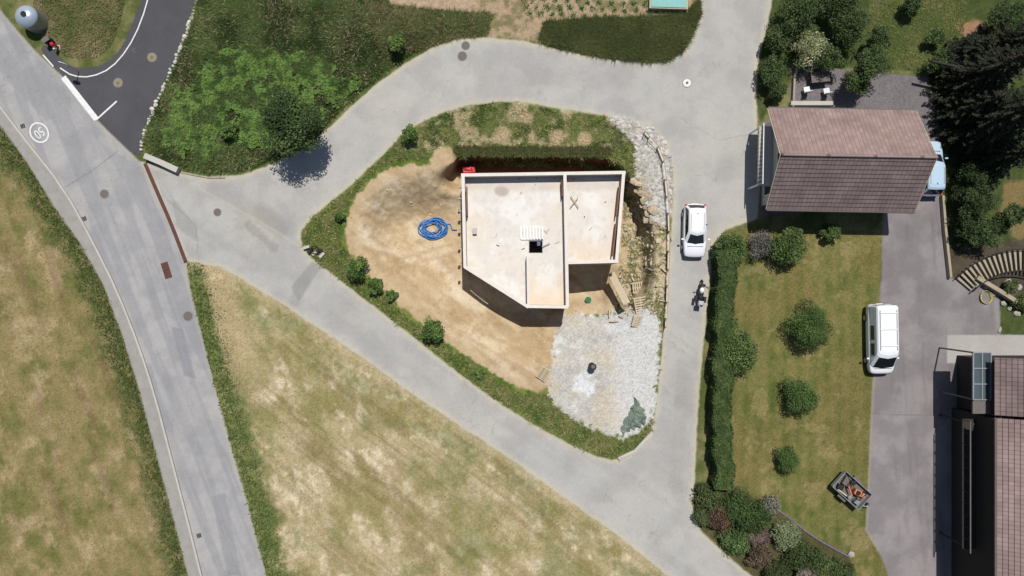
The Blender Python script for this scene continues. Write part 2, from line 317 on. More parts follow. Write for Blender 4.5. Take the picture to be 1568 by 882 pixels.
def ribbon(name,line,w,h,mt,dz=0.0,sm=1,zf=True):
    L=chai(line,sm,False); P=[G(a,b) if zf else W(a,b) for a,b in L]; vs=[];fs=[]
    for i,p in enumerate(P):
        t=(P[min(i+1,len(P)-1)]-P[max(i-1,0)]); t.z=0; t.normalize(); nrm=Vector((-t.y,t.x,0))*w/2
        for s,zz in ((-1,dz-.05 if h>.03 else dz),(-1,dz+h),(1,dz+h),(1,dz-.05 if h>.03 else dz)):
            v=p+nrm*s; vs.append((v.x,v.y,p.z+zz))
        if i:
            o=4*(i-1)
            for k in range(3): fs.append((o+k,o+k+1,o+k+5,o+k+4))
    fs.append((0,1,2,3)); e=len(vs)-4; fs.append((e+3,e+2,e+1,e))
    me=bpy.data.meshes.new(name); me.from_pydata(vs,[],fs); me.materials.append(mt); return link(bpy.data.objects.new(name,me))
# leaves -----------------------------------------------------------
def leafmesh(name,P,size,cols,mt=M_leaf,up=.5,asp=.6,gain=1.35):
    n=len(P); nr=RNG.normal(size=(n,3)); nr[:,2]=np.abs(nr[:,2])+up; nr/=np.linalg.norm(nr,axis=1)[:,None]
    t=RNG.normal(size=(n,3)); t-=nr*(t*nr).sum(1)[:,None]; t/=np.linalg.norm(t,axis=1)[:,None]; b=np.cross(nr,t)
    s=np.asarray(size).reshape(-1,1)*np.ones((n,1)); a=t*s/2; c=b*s*asp/2
    V=np.stack([P-a,P-c*1.0+a*.1,P+a,P+c+a*.1],1).reshape(-1,3); F=np.arange(4*n).reshape(-1,4)
    return npmesh(name,V,F,np.repeat(desat(cols,.20,(1.08,1,1))*gain,4,0),mt)
def blades(name,px,py,h,w,cols,lean=1.3,mt=M_grass,gain=1.55):
    n=len(px); z=zfun(px,py); P=Wn(px,py,z); th=RNG.random(n)*6.283; d=np.stack([np.cos(th),np.sin(th),0*th],1)
    h=np.asarray(h)*(.5+RNG.random(n)); tip=P+d*(h*lean*(.4+RNG.random(n)))[:,None]+np.array([0,0,1.])*h[:,None]
    q=np.stack([-d[:,1],d[:,0],0*th],1)*(np.asarray(w)*(.6+.8*RNG.random(n)))[:,None]/2
    V=np.stack([P-q,P+q,tip],1).reshape(-1,3); return npmesh(name,V,np.arange(3*n).reshape(-1,3),np.repeat(desat(cols,.22,(1.12,1,1))*gain,3,0),mt)
def scatter(poly,n,cond=None):
    P=np.array(poly,float); a=P.min(0); b=P.max(0); x=a[0]+RNG.random(n)*(b[0]-a[0]); y=a[1]+RNG.random(n)*(b[1]-a[1])
    k=sdf(poly,x,y,5)>0
    if cond is not None: k&=cond(x,y)
    k&=(x>-60)&(x<1640)&(y>-60)&(y<950)
    return x[k],y[k]
def jit(cols,a=.3): return cols*(1+a*(RNG.random((len(cols),1))-.5)*2)*(1+.12*(RNG.random((len(cols),3))-.5))
def mix2(a,b,t): t=np.clip(t,0,1)[:,None]; return a*(1-t)+b*t
def limb(vs,fs,p,q,r0,r1,n=7):
    p=Vector(p);q=Vector(q); d=(q-p).normalized(); a=d.orthogonal().normalized(); b=d.cross(a); o=len(vs)
    for c,r in ((p,r0),(q,r1)):
        for i in range(n):
            t=6.2832*i/n; v=c+a*math.cos(t)*r+b*math.sin(t)*r; vs.append(tuple(v))
    for i in range(n): fs.append((o+i,o+(i+1)%n,o+n+(i+1)%n,o+n+i))
def plant(name,px,py,rpx,h,c,c2=None,dens=1.0,leaf=.13,flat=.85):
    r=rpx*S; zc=max(h-r*flat,h*.5); rz=min(r*flat,h*.5) if h<2*r else r*flat
    z0=zat(px,py); ctr=W(px,py,z0+zc); g=Vector((ctr.x,ctr.y,z0)); ctr=np.array(ctr)
    c=np.array(c); c2=c*1.5 if c2 is None else np.array(c2)
    k=int(16+12*r); d=RNG.normal(size=(k,3)); d/=np.linalg.norm(d,axis=1)[:,None]; d[:,2]=np.where(d[:,2]<-.3,-d[:,2],d[:,2])
    rad=(.45+.5*RNG.random(k))[:,None]; cc=d*rad*np.array([r*.9,r*.9,rz*.85])*(.85+.35*RNG.random(k))[:,None]
    n=int(dens*(800+1900*r*r)); per=max(20,n//k); pts=[];cl=[]
    for i in range(k):
        q=RNG.normal(size=(per,3)); q/=np.linalg.norm(q,axis=1)[:,None]; q*=(r*(.24+.16*RNG.random()))*(.5+.65*RNG.random((per,1)))
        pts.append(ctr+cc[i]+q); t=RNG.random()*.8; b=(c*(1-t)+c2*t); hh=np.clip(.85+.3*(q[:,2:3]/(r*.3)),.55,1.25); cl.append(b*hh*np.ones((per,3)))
    pts=np.concatenate(pts); cl=jit(np.concatenate(cl),.3); pts[:,2]=np.maximum(pts[:,2],z0+.03)
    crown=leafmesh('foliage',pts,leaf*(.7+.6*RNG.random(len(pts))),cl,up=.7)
    vs=[];fs=[]; tr=.035*h+.02; limb(vs,fs,g-Vector((0,0,.1)),Vector(ctr),tr,tr*.5)
    for i in range(0,k,2): limb(vs,fs,Vector(ctr)-Vector((0,0,rz*.5)),Vector(ctr+cc[i]),tr*.45,tr*.12,5)
    me=bpy.data.meshes.new('trunk'); me.from_pydata(vs,[],fs); me.materials.append(M_bark); tk=link(bpy.data.objects.new('trunk',me))
    return empty(name,g,[crown,tk])
def conifer(name,px,py,rpx,h,c):
    r=rpx*S; g=W(px,py,h*.5); g.z=0; vs=[];fs=[]; limb(vs,fs,g,g+Vector((0,0,h)),.22,.03,9); pts=[];cl=[]
    lv=int(h*2.2)
    for i in range(lv):
        f=i/lv; z=.6+f*(h-.7); rr=r*(1-f)**.85+.12; nb=int(7+8*(1-f)); o=random.random()*6
        for j in range(nb):
            a=o+6.283*j/nb+random.uniform(-.2,.2); L=rr*random.uniform(.75,1.1); tip=g+Vector((math.cos(a)*L,math.sin(a)*L,z-L*.22)); st=g+Vector((0,0,z))
            limb(vs,fs,st,tip,.04,.008,4); m=int(26*L+8); t=RNG.random(m)**.7; sp=(RNG.random(m)-.5)*L*.42*(1.15-t)
            p=np.array(st)+(np.array(tip)-np.array(st))*t[:,None]; p[:,0]+=-math.sin(a)*sp; p[:,1]+=math.cos(a)*sp; p[:,2]-=np.abs(sp)*.25
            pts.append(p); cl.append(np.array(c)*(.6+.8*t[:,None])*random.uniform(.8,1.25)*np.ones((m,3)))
    pts=np.concatenate(pts); cl=jit(np.concatenate(cl),.25)
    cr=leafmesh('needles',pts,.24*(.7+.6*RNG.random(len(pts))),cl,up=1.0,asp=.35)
    me=bpy.data.meshes.new('trunk'); me.from_pydata(vs,[],fs); me.materials.append(M_bark); tk=link(bpy.data.objects.new('trunk',me))
    return empty(name,g,[cr,tk])
# grass ------------------------------------------------------------
g_d=C(56,82,32); g_m=C(92,120,50); straw=C(190,176,126)
x,y=scatter(MEADOW,200000,lambda x,y:sdf(MEADOW,x,y,9)>5)
t=fbm(x,y,26,81,4)
blades('meadow_grass',x,y,.16+.16*t,.075,jit(mix2(mix2(g_d,g_m,sst(.35,.65,t)),straw*.75,(RNG.random(len(x))<.06+.12*(fbm(x,y,50,82,3)>.55))*1.0),.3),gain=1.35)
MB=chai([(262,125),(330,75),(420,60),(540,110),(560,130),(500,180),(430,235),(330,255),(250,235),(232,200)],1)
x,y=scatter(MB,125000,lambda x,y:fbm(x,y,16,83,4)>.33+.36*(1-sst(0,25,sdf(MB,x,y,30)))*.6); t=fbm(x,y,12,85,4); z=zfun(x,y)
P=Wn(x,y,z+.08+.42*t*RNG.random(len(x))**.5)
leafmesh('bramble_thicket',P,.12*(.6+.8*RNG.random(len(x))),jit(mix2(C(62,96,28),C(108,150,46),sst(.35,.62,t)),.28),up=1.1,gain=1.3)
x,y=scatter(BANKT,50000); blades('bank_grass',x,y,.25+0*x,.07,jit(mix2(C(56,74,30),C(104,116,56),fbm(x,y,20,86,3)),.35))
x,y=scatter([(560,-10),(600,10),(690,22),(750,20),(748,52),(700,57),(640,75),(590,90),(570,40)],26000); blades('long_grass',x,y,.22+0*x,.07,jit(mix2(C(70,90,38),C(150,140,90),fbm(x,y,30,87,3)),.35))
def pc(x,y):
    return (sdf(SAND,x,y,12)<-1-9*fbm(x,y,14,99,3))&(sdf(GRAVEL,x,y,8)<-2)&(sdf(RUBBLE,x,y,8)<0)&(sdf(SOILR,x,y,8)<0)&(sdf(PARCEL,x,y,10)>-3+11*fbm(x,y,10,88,3))
x,y=scatter([(450,140),(1040,140),(1040,715),(450,715)],280000,pc)
t=fbm(x,y,16,89,4); tall=.07+.18*sst(.45,.68,t)*((y>240)|(x<620)); ty=(y<232)&(x>620)
pale=np.zeros(len(x))
for bx,by,r in PALE: pale=np.maximum(pale,1-sst(r*.5,r,np.hypot(x-bx,y-by)))
c=mix2(C(68,98,36),C(126,142,66),sst(.3,.7,t)); c=mix2(c,C(196,186,140),np.maximum(ty*sst(.48,.62,fbm(x,y,22,44,4))*.9,pale)); c=mix2(c,C(180,160,110),(RNG.random(len(x))<.12)*1.)
blades('verge_grass',x,y,np.where(ty,.10,tall),.06,jit(c,.3),gain=1.35)
x,y=scatter([(695,226),(935,228),(930,238),(700,237)],9000); blades('bank_weeds',x,y,.22+0*x,.07,jit(mix2(C(56,76,30),C(110,114,60),RNG.random(len(x))),.3))
x,y=scatter(SOILR,9000,lambda x,y:(fbm(x,y,18,102,3)>.55)); blades('soil_weeds',x,y,.12+0*x,.06,jit(np.tile(C(112,124,60),(len(x),1)),.3))
x,y=scatter([(290,400)]+PATH_LOW+[(410,930)]+MAIN_R[8:][::-1],130000)
t=fbm(x,y,35,2,4); dm=np.interp(y,[p[1] for p in MAIN_R[8:]],[p[0] for p in MAIN_R[8:]])
gv=1-sst(16,56,x-dm+44*(t-.5)); c=mix2(mix2(C(182,166,120),C(130,132,74),sst(.4,.6,fbm(x,y,50,90,3))),C(84,106,44),gv)
k=(RNG.random(len(x))<.2+.5*gv); blades('field_grass',x[k],y[k],.05+.08*gv[k],.045+.02*gv[k],jit(c[k],.35),gain=1.2)
x,y=scatter([(-50,200)]+MAIN_L+[(-50,930)],100000); dm=np.interp(y,[p[1] for p in MAIN_L],[p[0] for p in MAIN_L]); t=fbm(x,y,35,2,4)
gv=1-sst(10,50,dm-x+44*(t-.5)); c=mix2(mix2(C(118,118,60),C(156,140,96),sst(.4,.6,fbm(x,y,40,91,3))),C(80,98,42),gv)
k=(RNG.random(len(x))<.22+.5*gv); blades('hay_field_grass',x[k],y[k],.05+.08*gv[k],.045+.02*gv[k],jit(c[k],.35),gain=1.2)
x,y=scatter(LAWN,40000,lambda x,y:sdf(LAWN,x,y,5)>1); blades('lawn_grass',x,y,.035+0*x,.04,jit(mix2(C(88,104,42),C(130,128,70),fbm(x,y,35,2,4)),.25),gain=1.1)
x,y=scatter(LAWN2,20000); blades('garden_grass',x,y,.08+0*x,.05,jit(mix2(C(74,102,38),C(122,128,64),RNG.random(len(x))),.25))
x,y=scatter(ISLAND,10000); blades('island_grass',x,y,.14+0*x,.06,jit(mix2(C(70,96,34),C(150,140,92),fbm(x,y,20,92,3)),.3))
# ---------------------------------------------------------------- trees & shrubs
plant('tree',447,188,48,4.9,C(48,72,32),C(88,118,52),dens=.95,leaf=.16)
gb=C(58,92,28); gb2=C(116,152,56)
for a in [(547,411,18,1.6),(575,437,13,1.0),(659,506,19,1.7),(628,208,15,1.3),(520,330,9,.7),(600,452,9,.7),(606,66,15,1.5),(350,200,13,1.3),(735,570,8,.6)]:
    plant('bush',*a,gb,gb2)
for a in [(1238,500,33,2.3),(1222,608,29,1.9),(1207,704,20,1.3),(1271,355,15,1.3)]:
    plant('round_shrub',*a,C(58,86,30),C(94,128,48),dens=2,leaf=.10)
for a in [(1128,537,32,2.4),(1204,377,30,2.2),(1120,378,25,2.0),(1112,497,15,1.4),(1110,655,10,1.0),(1115,440,12,1.2),(1112,690,11,1.1)]:
    plant('garden_shrub',*a,C(56,86,30),C(108,138,58),dens=1.3)
plant('lavender_bush',1165,377,24,1.4,C(84,90,70),C(150,146,150),dens=1.2,leaf=.09)
beds=[(1085,762,24,1.3,(60,80,34),(100,116,60)),(1100,792,22,1.2,(76,60,42),(120,92,66)),(1125,770,26,1.5,(48,76,28),(84,112,46)),(1150,790,30,1.8,(46,72,26),(80,110,44)),(1128,825,24,1.4,(60,96,36),(110,140,66)),(1165,850,22,1.2,(84,74,56),(120,104,76)),(1178,775,18,1.1,(92,100,84),(150,150,130)),(1205,820,26,1.2,(96,116,72),(150,166,112)),(1225,852,27,1.5,(44,66,26),(84,104,44)),(1262,866,25,1.4,(60,80,36),(100,120,60)),(1190,872,24,1.4,(44,64,30),(84,96,48)),(1290,878,20,1.2,(54,78,32),(96,116,52)),(1235,884,20,1.2,(120,110,92),(170,160,150)),(1075,790,16,1,(60,84,40),(96,110,60)),(1160,822,18,1.1,(96,84,80),(140,124,110)),(1105,742,18,1.2,(56,80,30),(100,124,56))]
for a,b,r,h,c1,c2 in beds: plant('flower_bed_shrub',a,b,r,h,C(*c1),C(*c2))
tg=[(1215,22,32,3.2),(1255,12,26,2.6),(1190,60,22,2.2),(1180,110,22,2.0),(1188,140,16,1.5),(1300,40,30,3),(1330,100,28,3.4),(1310,125,20,2.6),(1238,55,20,1.8),(1270,90,22,2.4),(1550,330,20,2.0),(1500,355,30,2.4),(1540,30,30,3.4),(1435,95,18,1.8),(1290,-5,26,3),(1345,60,20,2.5),(1430,60,14,1.2),(1395,8,16,1.6)]
for i,a in enumerate(tg): plant('garden_tree' if a[3]>2.8 else 'garden_bush',*a,C(48,70,30),C(90,118,52),dens=1)
plant('flowering_shrub',1238,78,30,2.4,C(92,116,54),C(214,214,160),leaf=.12)
for a in [(1492,270,26,2.6),(1497,310,28,2.8),(1480,345,20,2),(1478,300,18,1.8)]: plant('tall_shrub',*a,C(40,60,28),C(76,98,46))
for a in [(1528,105,60,9),(1562,170,62,11),(1500,160,42,6.5),(1568,60,50,9),(1545,235,44,6.5),(1495,75,34,5)]: conifer('conifer_tree',*a,C(34,46,28))
def hedge():
    N=34000
    x=1089+22*RNG.random(N); y=385+355*RNG.random(N)
    off=(fbm(x*0+3,y,26,95,3)-.5)*14
    top=RNG.random(N)<.6; z=np.where(top,1.65+.4*fbm(x,y,10,96,3)+.08*RNG.random(N),1.9*RNG.random(N))
    side=np.where(RNG.random(N)<.5,-1,1); xx=np.where(top,x,1101+side*(12+2*RNG.random(N)))+off-.012*(y-385)
    P=Wn(xx,y,0*z); P[:,2]=z
    f=leafmesh('foliage',P,.12*(.6+.8*RNG.random(N)),jit(mix2(C(50,76,28),C(94,122,52),fbm(x,y,9,97,3)*1.1),.32),up=.8,gain=1.2)
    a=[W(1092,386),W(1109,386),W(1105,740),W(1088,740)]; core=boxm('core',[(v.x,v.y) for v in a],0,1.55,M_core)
    empty('hedge',(a[0].x,a[0].y,0),[f,core])
hedge()
pts=[]
for r in range(3):
    for i in range(14):
        if random.random()<.12: continue
        n=random.randint(20,50); c=np.array(G(800+i*17+r*5+random.uniform(-2,2),-2+r*11+ i*.8+random.uniform(-1.5,1.5))); q=RNG.normal(size=(n,3))*random.uniform(.09,.14); q[:,2]=np.abs(q[:,2]); pts.append(c+q)
pts=np.concatenate(pts); leafmesh('vegetable_rows',pts,.13+0*pts[:,0],jit(np.tile(C(80,120,50),(len(pts),1))),up=.8)
# ---------------------------------------------------------------- rocks
def rocks(name,PX,PY,size,cols,flat=.7):
    bm=bmesh.new(); bmesh.ops.create_icosphere(bm,subdivisions=1,radius=.5); bv=np.array([v.co[:] for v in bm.verts]); bf=np.array([[v.index for v in f.verts] for f in bm.faces]); bm.free()
    Vs=[];Fs=[];Cs=[]
    z=zfun(PX,PY); P=Wn(PX,PY,z)
    for i in range(len(PX)):
        s=size[i]*np.array([RNG.uniform(.8,1.4),RNG.uniform(.6,1.1),RNG.uniform(.5,.9)*flat]); a=RNG.random()*6.28
        v=bv*(1+.35*(RNG.random((len(bv),1))-.5))*s; v=np.stack([v[:,0]*math.cos(a)-v[:,1]*math.sin(a),v[:,0]*math.sin(a)+v[:,1]*math.cos(a),v[:,2]],1)+P[i]+np.array([0,0,s[2]*.25])
        Vs.append(v);Fs.append(bf+i*len(bv));Cs.append(np.tile(cols[i],(len(bv),1)))
    return npmesh(name,np.concatenate(Vs),np.concatenate(Fs),np.concatenate(Cs),M_rock)
x,y=scatter(RUBBLE,2800); rocks('rubble_bank',x,y,.10+.34*RNG.random(len(x))**3,jit(np.tile(C(206,202,195),(len(x),1)),.2))
x,y=scatter([(964,262),(982,268),(1003,325),(1020,350),(1005,354),(984,342),(970,300)],70); rocks('boulder_wall',x,y,.35+.45*RNG.random(len(x)),jit(np.tile(C(200,184,156),(len(x),1)),.2))
x,y=scatter(SOILR,900); rocks('soil_stones',x,y,.08+.3*RNG.random(len(x))**3,jit(np.tile(C(204,190,162),(len(x),1)),.2))
x,y=scatter(GRAVEL,5600,lambda x,y:(RNG.random(len(x))<sst(-30,30,(x-925)+(520-y)*.5)+.15)); rocks('gravel',x,y,.04+.09*RNG.random(len(x)),jit(np.tile(C(216,214,210),(len(x),1)),.22))
x,y=scatter(SAND,1500,lambda x,y:((x<700)|(y>510))&(RNG.random(len(x))<.25+.7*(fbm(x,y,30,120,3)>.52))); rocks('loose_stones',x,y,.04+.16*RNG.random(len(x))**4,jit(np.tile(C(208,184,146),(len(x),1)),.2))
ks=[(304,0),(287,50),(263,110),(236,170),(219,212),(217,235)]
L=chai(ks,2,False); P=np.array(L); dd=np.r_[0,np.cumsum(np.hypot(*np.diff(P,axis=0).T))]; tt=np.arange(0,dd[-1],6.0)
rocks('kerb_stones',np.interp(tt,dd,P[:,0])+RNG.normal(size=len(tt))-1,np.interp(tt,dd,P[:,1]),.26+.14*RNG.random(len(tt)),jit(np.tile(C(222,216,200),(len(tt),1)),.12),1.0)
# ---------------------------------------------------------------- generic mats
M_conc=mat('concrete_mat',C(200,195,186),.85,.12,2,.2,fine=18)
M_white=mat('white_paint_mat',(.72,.72,.70),.6,.08,4,.0)
M_linew=mat('road_paint_mat',(.62,.62,.60),.7,.22,5,.05)
M_block=mat('wall_block_mat',C(238,230,220),.85,.10,2,.2,fine=16)
M_wallside_shade=mat('wall_side_shade_mat',C(186,172,156),.85,.15,2,.2,fine=16)  # darker, browner block colour: shading of the wall sides painted in
M_slab=mat('slab_mat',(1,1,1),.8,.04,.8,.05,attr=True,fine=5)
M_form=mat('formwork_wood_mat',C(150,108,82),.8,.25,4,.2)
M_wood=mat('wood_mat',C(206,190,160),.8,.2,5,.2)
M_woodd_shade=mat('dark_wood_shade_mat',(.035,.03,.028),.8,.2,5,.2)  # dark wood; near-black also paints in the shade on the right house
M_iron=mat('cast_iron_mat',C(118,110,105),.7,.25,8,.2)
M_rust=mat('rusty_steel_mat',C(104,70,62),.8,.3,6,.3)
M_blue=mat('blue_hose_mat',C(40,130,215),.4,.1,5,0,spec=.4)
M_black=mat('black_rubber_mat',(.02,.02,.022),.6,.2,8,0)
M_glass=mat('dark_glass_mat',(.015,.018,.022),.06,.1,2,0,spec=.7)
M_car=mat('white_car_paint_mat',(.70,.71,.72),.3,.03,2,0,spec=.5,coat=.5)
M_carb=mat('blue_car_paint_mat',(.40,.52,.62),.25,.03,2,0,spec=.5,coat=.6)
M_metal=mat('grey_metal_mat',(.35,.36,.37),.4,.15,5,0,metal=.6,spec=.5)
M_orange=mat('orange_paint_mat',(.55,.19,.08),.6,.2,5,.1,spec=.3)
M_red=mat('red_paint_mat',(.6,.03,.03),.45,.1,5,0,spec=.4)
M_green=mat('green_plastic_mat',(.02,.13,.05),.5,.1,5,0)
M_tarp=mat('tarp_mat',C(126,140,124),.5,.25,3,.3,spec=.3)
M_render=mat('wall_render_mat',C(222,216,206),.9,.08,2,.15)
M_turq=mat('turquoise_cover_mat',C(130,190,182),.5,.1,3,.1)
M_stone=mat('stone_step_mat',C(176,164,142),.85,.25,4,.3)
# ---------------------------------------------------------------- roads furniture
ribbon('kerb',KERB_L,.14,.12,M_conc,0.0)
ribbon('drain_channel',[(222,250),(240,292),(262,342),(285,402)],.28,.02,M_rust,.01)
ribbon('road_marking',[(97,118),(148,183)],.42,.004,M_linew,.016,0)
ribbon('road_marking',[(148,183),(179,155)],.12,.004,M_linew,.018,0)
ribbon('road_marking',MARKCURVE,.09,.004,M_linew,.016)
ribbon('road_marking',[(66,84),(82,102)],.10,.004,M_linew,.016,0)
ribbon('low_wall',[(226,240),(250,250),(276,262)],.42,.55,M_conc,0,0)
ribbon('stone_edging',[(946,702),(972,690),(998,662)],.22,.14,M_conc,0,0)
ribbon('stone_edging',[(278,264),(320,272),(345,272)],.12,.08,M_stone,0,0)
M_frame=mat('cover_frame_mat',C(150,145,138),.8,.2,8,.1)
def manhole(px,py,r=.35,sq=False,m=None):
    g=G(px,py,.018); m=m or M_iron
    if sq: k=[box('grate',g.x,g.y,g.z,r*2,r*2,.02,m,.3)]+[box('slot',g.x+d*math.cos(.3),g.y+d*math.sin(.3),g.z+.006,.05,r*1.6,.02,M_black,.3) for d in (-.12,0,.12)]
    else: k=[cyl('frame',g,r,.02,M_frame,32),cyl('cover',g+Vector((0,0,.006)),r*.86,.02,m,32),cyl('hub',g+Vector((0,0,.012)),r*.3,.02,M_iron,20)]
    empty('manhole_cover' if not sq else 'drain_grate',g,k)
M_ml=mat('steel_cover_mat',C(200,200,200),.5,.15,8,.1,metal=.2); M_worn=mat('worn_cover_mat',C(150,138,112),.7,.2,8,.2)
for a in [(160,297,.36),(333,325,.31),(713,70,.34),(708,86,.38),(288,484,.40)]: manhole(*a)
for a in [(181,127),(233,88)]: manhole(*a,.36,m=M_worn)
manhole(1052,127,.36,m=M_ml)
for a in [(35,193),(129,335),(305,820),(205,78)]: manhole(*a,.17,True)
g=G(255,414,.018); empty('service_cover',g,[box('plate',g.x,g.y,g.z,.55,1.25,.02,M_rust,.3),box('seam',g.x,g.y,g.z+.006,.5,.03,.02,M_black,.3)])
c=W(60,203,.02); vs=[];fs=[]
for i in range(48):
    t=6.2832*i/48
    for r in (.60,.70): vs.append((r*math.cos(t),r*math.sin(t)*1.2,0))
for i in range(48): j=(i+1)%48; fs.append((2*i,2*i+1,2*j+1,2*j))
me=bpy.data.meshes.new('ring'); me.from_pydata(vs,[],fs); me.materials.append(M_linew); ro=link(bpy.data.objects.new('ring',me)); ro.location=(c.x,c.y,.02); ro.rotation_euler[2]=math.radians(37)
tx=bpy.data.curves.new('digits','FONT'); tx.body='50'; tx.size=.75; tx.align_x='CENTER'; tx.align_y='CENTER'; tx.materials.append(M_linew)
to=link(bpy.data.objects.new('digits',tx)); to.location=(c.x,c.y,.021); to.rotation_euler[2]=math.radians(-143); to.scale=(1,1.4,1)
empty('speed_limit_marking',(c.x,c.y,.02),[ro,to])
g=W(46,28,.9); g.z=0
k=[cyl('body',g+Vector((0,0,.6)),.85,1.2,M_metal,32)]
bm=bmesh.new(); bmesh.ops.create_uvsphere(bm,u_segments=32,v_segments=16,radius=.85)
for v in bm.verts: v.co.z=max(v.co.z,0)*.7
me=bpy.data.meshes.new('dome'); bm.to_mesh(me); bm.free(); me.materials.append(mat('dome_mat',(.42,.48,.55),.25,.05,3,0,spec=.6,metal=.4))
for p in me.polygons: p.use_smooth=True
o=link(bpy.data.objects.new('dome',me)); o.location=g+Vector((0,0,1.2)); k.append(o); k.append(cyl('hatch',g+Vector((.1,0,1.8)),.2,.1,M_black,20))
empty('recycling_container',g,k)
g=G(90,73); k=[cyl('post',g+Vector((0,0,.45)),.1,.9,M_red,16),cyl('cap',g+Vector((0,0,.95)),.14,.12,M_red,16,.05),cyl('outlet',g+Vector((.0,-.14,.6)),.07,.35,M_white,12,axis=(0,1,0)),box('base',g.x,g.y,.05,.35,.35,.1,M_conc)]
empty('fire_hydrant',g,k)
g=G(80,66); empty('electrical_cabinet',g,[box('case',g.x,g.y,.4,.5,.3,.8,M_black,.6,.02),box('lid',g.x,g.y,.83,.56,.36,.05,M_iron,.6)])
g=G(121,110); empty('traffic_sign',g,[cyl('post',g+Vector((0,0,1.1)),.035,2.2,M_metal,10),cyl('plate',g+Vector((0,.04,2.0)),.32,.03,M_white,24,axis=(0.3,1,0))])
# ---------------------------------------------------------------- house under construction
T=1.2; SL=.28; kids=[]; B=-4.6
def wp(px,py): v=W(px,py,T); return (v.x,v.y)
zi=[0]
def topmat(o,m2=M_wallside_shade):
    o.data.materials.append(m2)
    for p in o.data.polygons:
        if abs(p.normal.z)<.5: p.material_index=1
def wall(a,b,th=.24,z0=B,z1=T,m=M_block,n='wall'):
    zi[0]+=1; o=seg(n,wp(*a),wp(*b),th,z0,z1+.003*zi[0],m); topmat(o); kids.append(o); return o
wall((706,268),(958,264)); wall((709,270),(712,409)); wall((865,266),(869,470)); wall((955,266),(944,401)); wall((868,402),(947,400)); wall((806,469),(870,470))
wall((808,392),(809,468),.18,SL)
a=Vector(wp(711,408)); b=Vector(wp(809,470))
def dw(t0,t1,z0,z1,n):
    zi[0]+=1; o=seg(n,a.lerp(b,t0),a.lerp(b,t1),.24,z0,z1+.002*zi[0],M_block); topmat(o); kids.append(o)
dw(0,.10,B,T,'wall'); dw(.10,.42,B,SL,'wall_sill'); dw(.10,.42,.98,T,'wall_lintel'); dw(.42,1,B,T,'wall')
sp=[(707,268),(956,265),(945,401),(869,401),(869,470),(808,470),(711,409)]
slab=boxm('slab',[wp(p,q) for p,q in sp],SL-.3,SL-.02,M_conc)
hc=wp(821,377); cut=boxm('cut',rect(hc[0],hc[1],1.0,.9),-1,2,M_slab)
md=slab.modifiers.new('b','BOOLEAN'); md.object=cut; md.solver='EXACT'; dg=bpy.context.evaluated_depsgraph_get(); nm=bpy.data.meshes.new_from_object(slab.evaluated_get(dg)); slab.modifiers.clear(); slab.data=nm; bpy.data.objects.remove(cut)
kids.append(slab)
gx,gy=np.meshgrid(np.arange(706,960,1.25),np.arange(262,474,1.25)); sh=gx.shape; gx=gx.ravel(); gy=gy.ravel(); kk=(H-T)/H*S
vv=np.stack([(gx-784)*kk,(441-gy)*kk,0*gx+SL-.012],-1); ok=(sdf(sp,gx,gy,9)>0)&~((np.abs(gx-821)<11)&(np.abs(gy-377)<10))
s_n=fbm(gx,gy,26,110,4); s_m=fbm(gx,gy,60,111,4)
cc=mixc(C(243,238,230),C(234,226,216),sst(.35,.65,s_n)); cc=mixc(cc,C(240,216,184),(sst(405,470,gy+40*(s_n-.5))*(gx>808)*(gx<868)*.8))
cc=mixc(cc,C(236,212,184),sst(330,400,gy)*(gx>868)*.55*sst(.35,.6,s_m)); cc=mixc(cc,C(236,222,202),sst(.52,.68,s_m)*.6)
cc=mixc(cc,C(184,168,154),(1-sst(8,15,np.hypot(gx-768,(gy-290)*1.3)+8*(s_n-.5)))*.8); cc=mixc(cc,C(206,188,170),(1-sst(4,12,np.abs(gy-282)+10*(s_n-.5)))*.4)  # shade below the top wall painted into the floor as blob and band
cc=mixc(cc,C(190,186,180),sst(.60,.66,fbm(gx,gy,8,113,3))*.18)
ii=np.arange(gx.size).reshape(sh); q=np.stack([ii[1:,:-1],ii[1:,1:],ii[:-1,1:],ii[:-1,:-1]],-1).reshape(-1,4); q=q[ok[q].all(1)]
used=np.unique(q); re=np.full(gx.size,-1); re[used]=np.arange(len(used)); kids.append(npmesh('screed',vv[used],re[q],cc[used],M_slab))
for (p,q,th) in [((949,285),(944.5,330),.08),((944,342),(938.5,392),.08),((714,285),(715,330),.07),((860.5,275),(861.5,300),.06)]:
    kids.append(seg('formwork_panel',wp(*p),wp(*q),th,SL,1.12,M_form))
for yy in (285,305,325,350,375,400):
    v=wp(704,yy+random.uniform(-3,3)); kids.append(box('wall_bracket',v[0],v[1],.9,.18,.08,.5,M_conc))
for i in range(8):
    v=W(798+i*4.6,356,.5); kids.append(box('stair_tread',v.x,v.y,SL+.06+.03*i,.13,.95,.06,M_white))
v=W(815,366,.5); kids.append(box('stair_beam',v.x,v.y,SL+.05,1.7,.1,.1,M_white))
for p,q in [((873,318),(885,303)),((874,300),(886,318)),((830,378),(842,372))]:
    v=W(*p,.5); u=W(*q,.5); kids.append(tube('timber_prop',[tuple(v),tuple(u)],.035,M_wood))
v=W(727,354,.4); kids.append(box('block_stack',v.x,v.y,SL+.15,.3,.45,.3,M_conc)); v=W(822,372,0.4); kids.append(box('tool_box',v.x+.15,v.y-.05,SL-.1,.25,.3,.3,mat('tool_blue',(.08,.11,.25),.5,.1)))
for i in range(14):
    v=W(random.uniform(722,940),random.uniform(280,390),.3); kids.append(box('offcut',v.x,v.y,SL+.02,random.uniform(.08,.4),random.uniform(.04,.08),.05,random.choice([M_wood,M_conc,M_form]),random.random()*3))
for i in range(6):
    v=W(random.uniform(740,930),272+random.uniform(0,2),.6); kids.append(box('red_cap',v.x,v.y,SL+.05,.08,.08,.1,M_red))
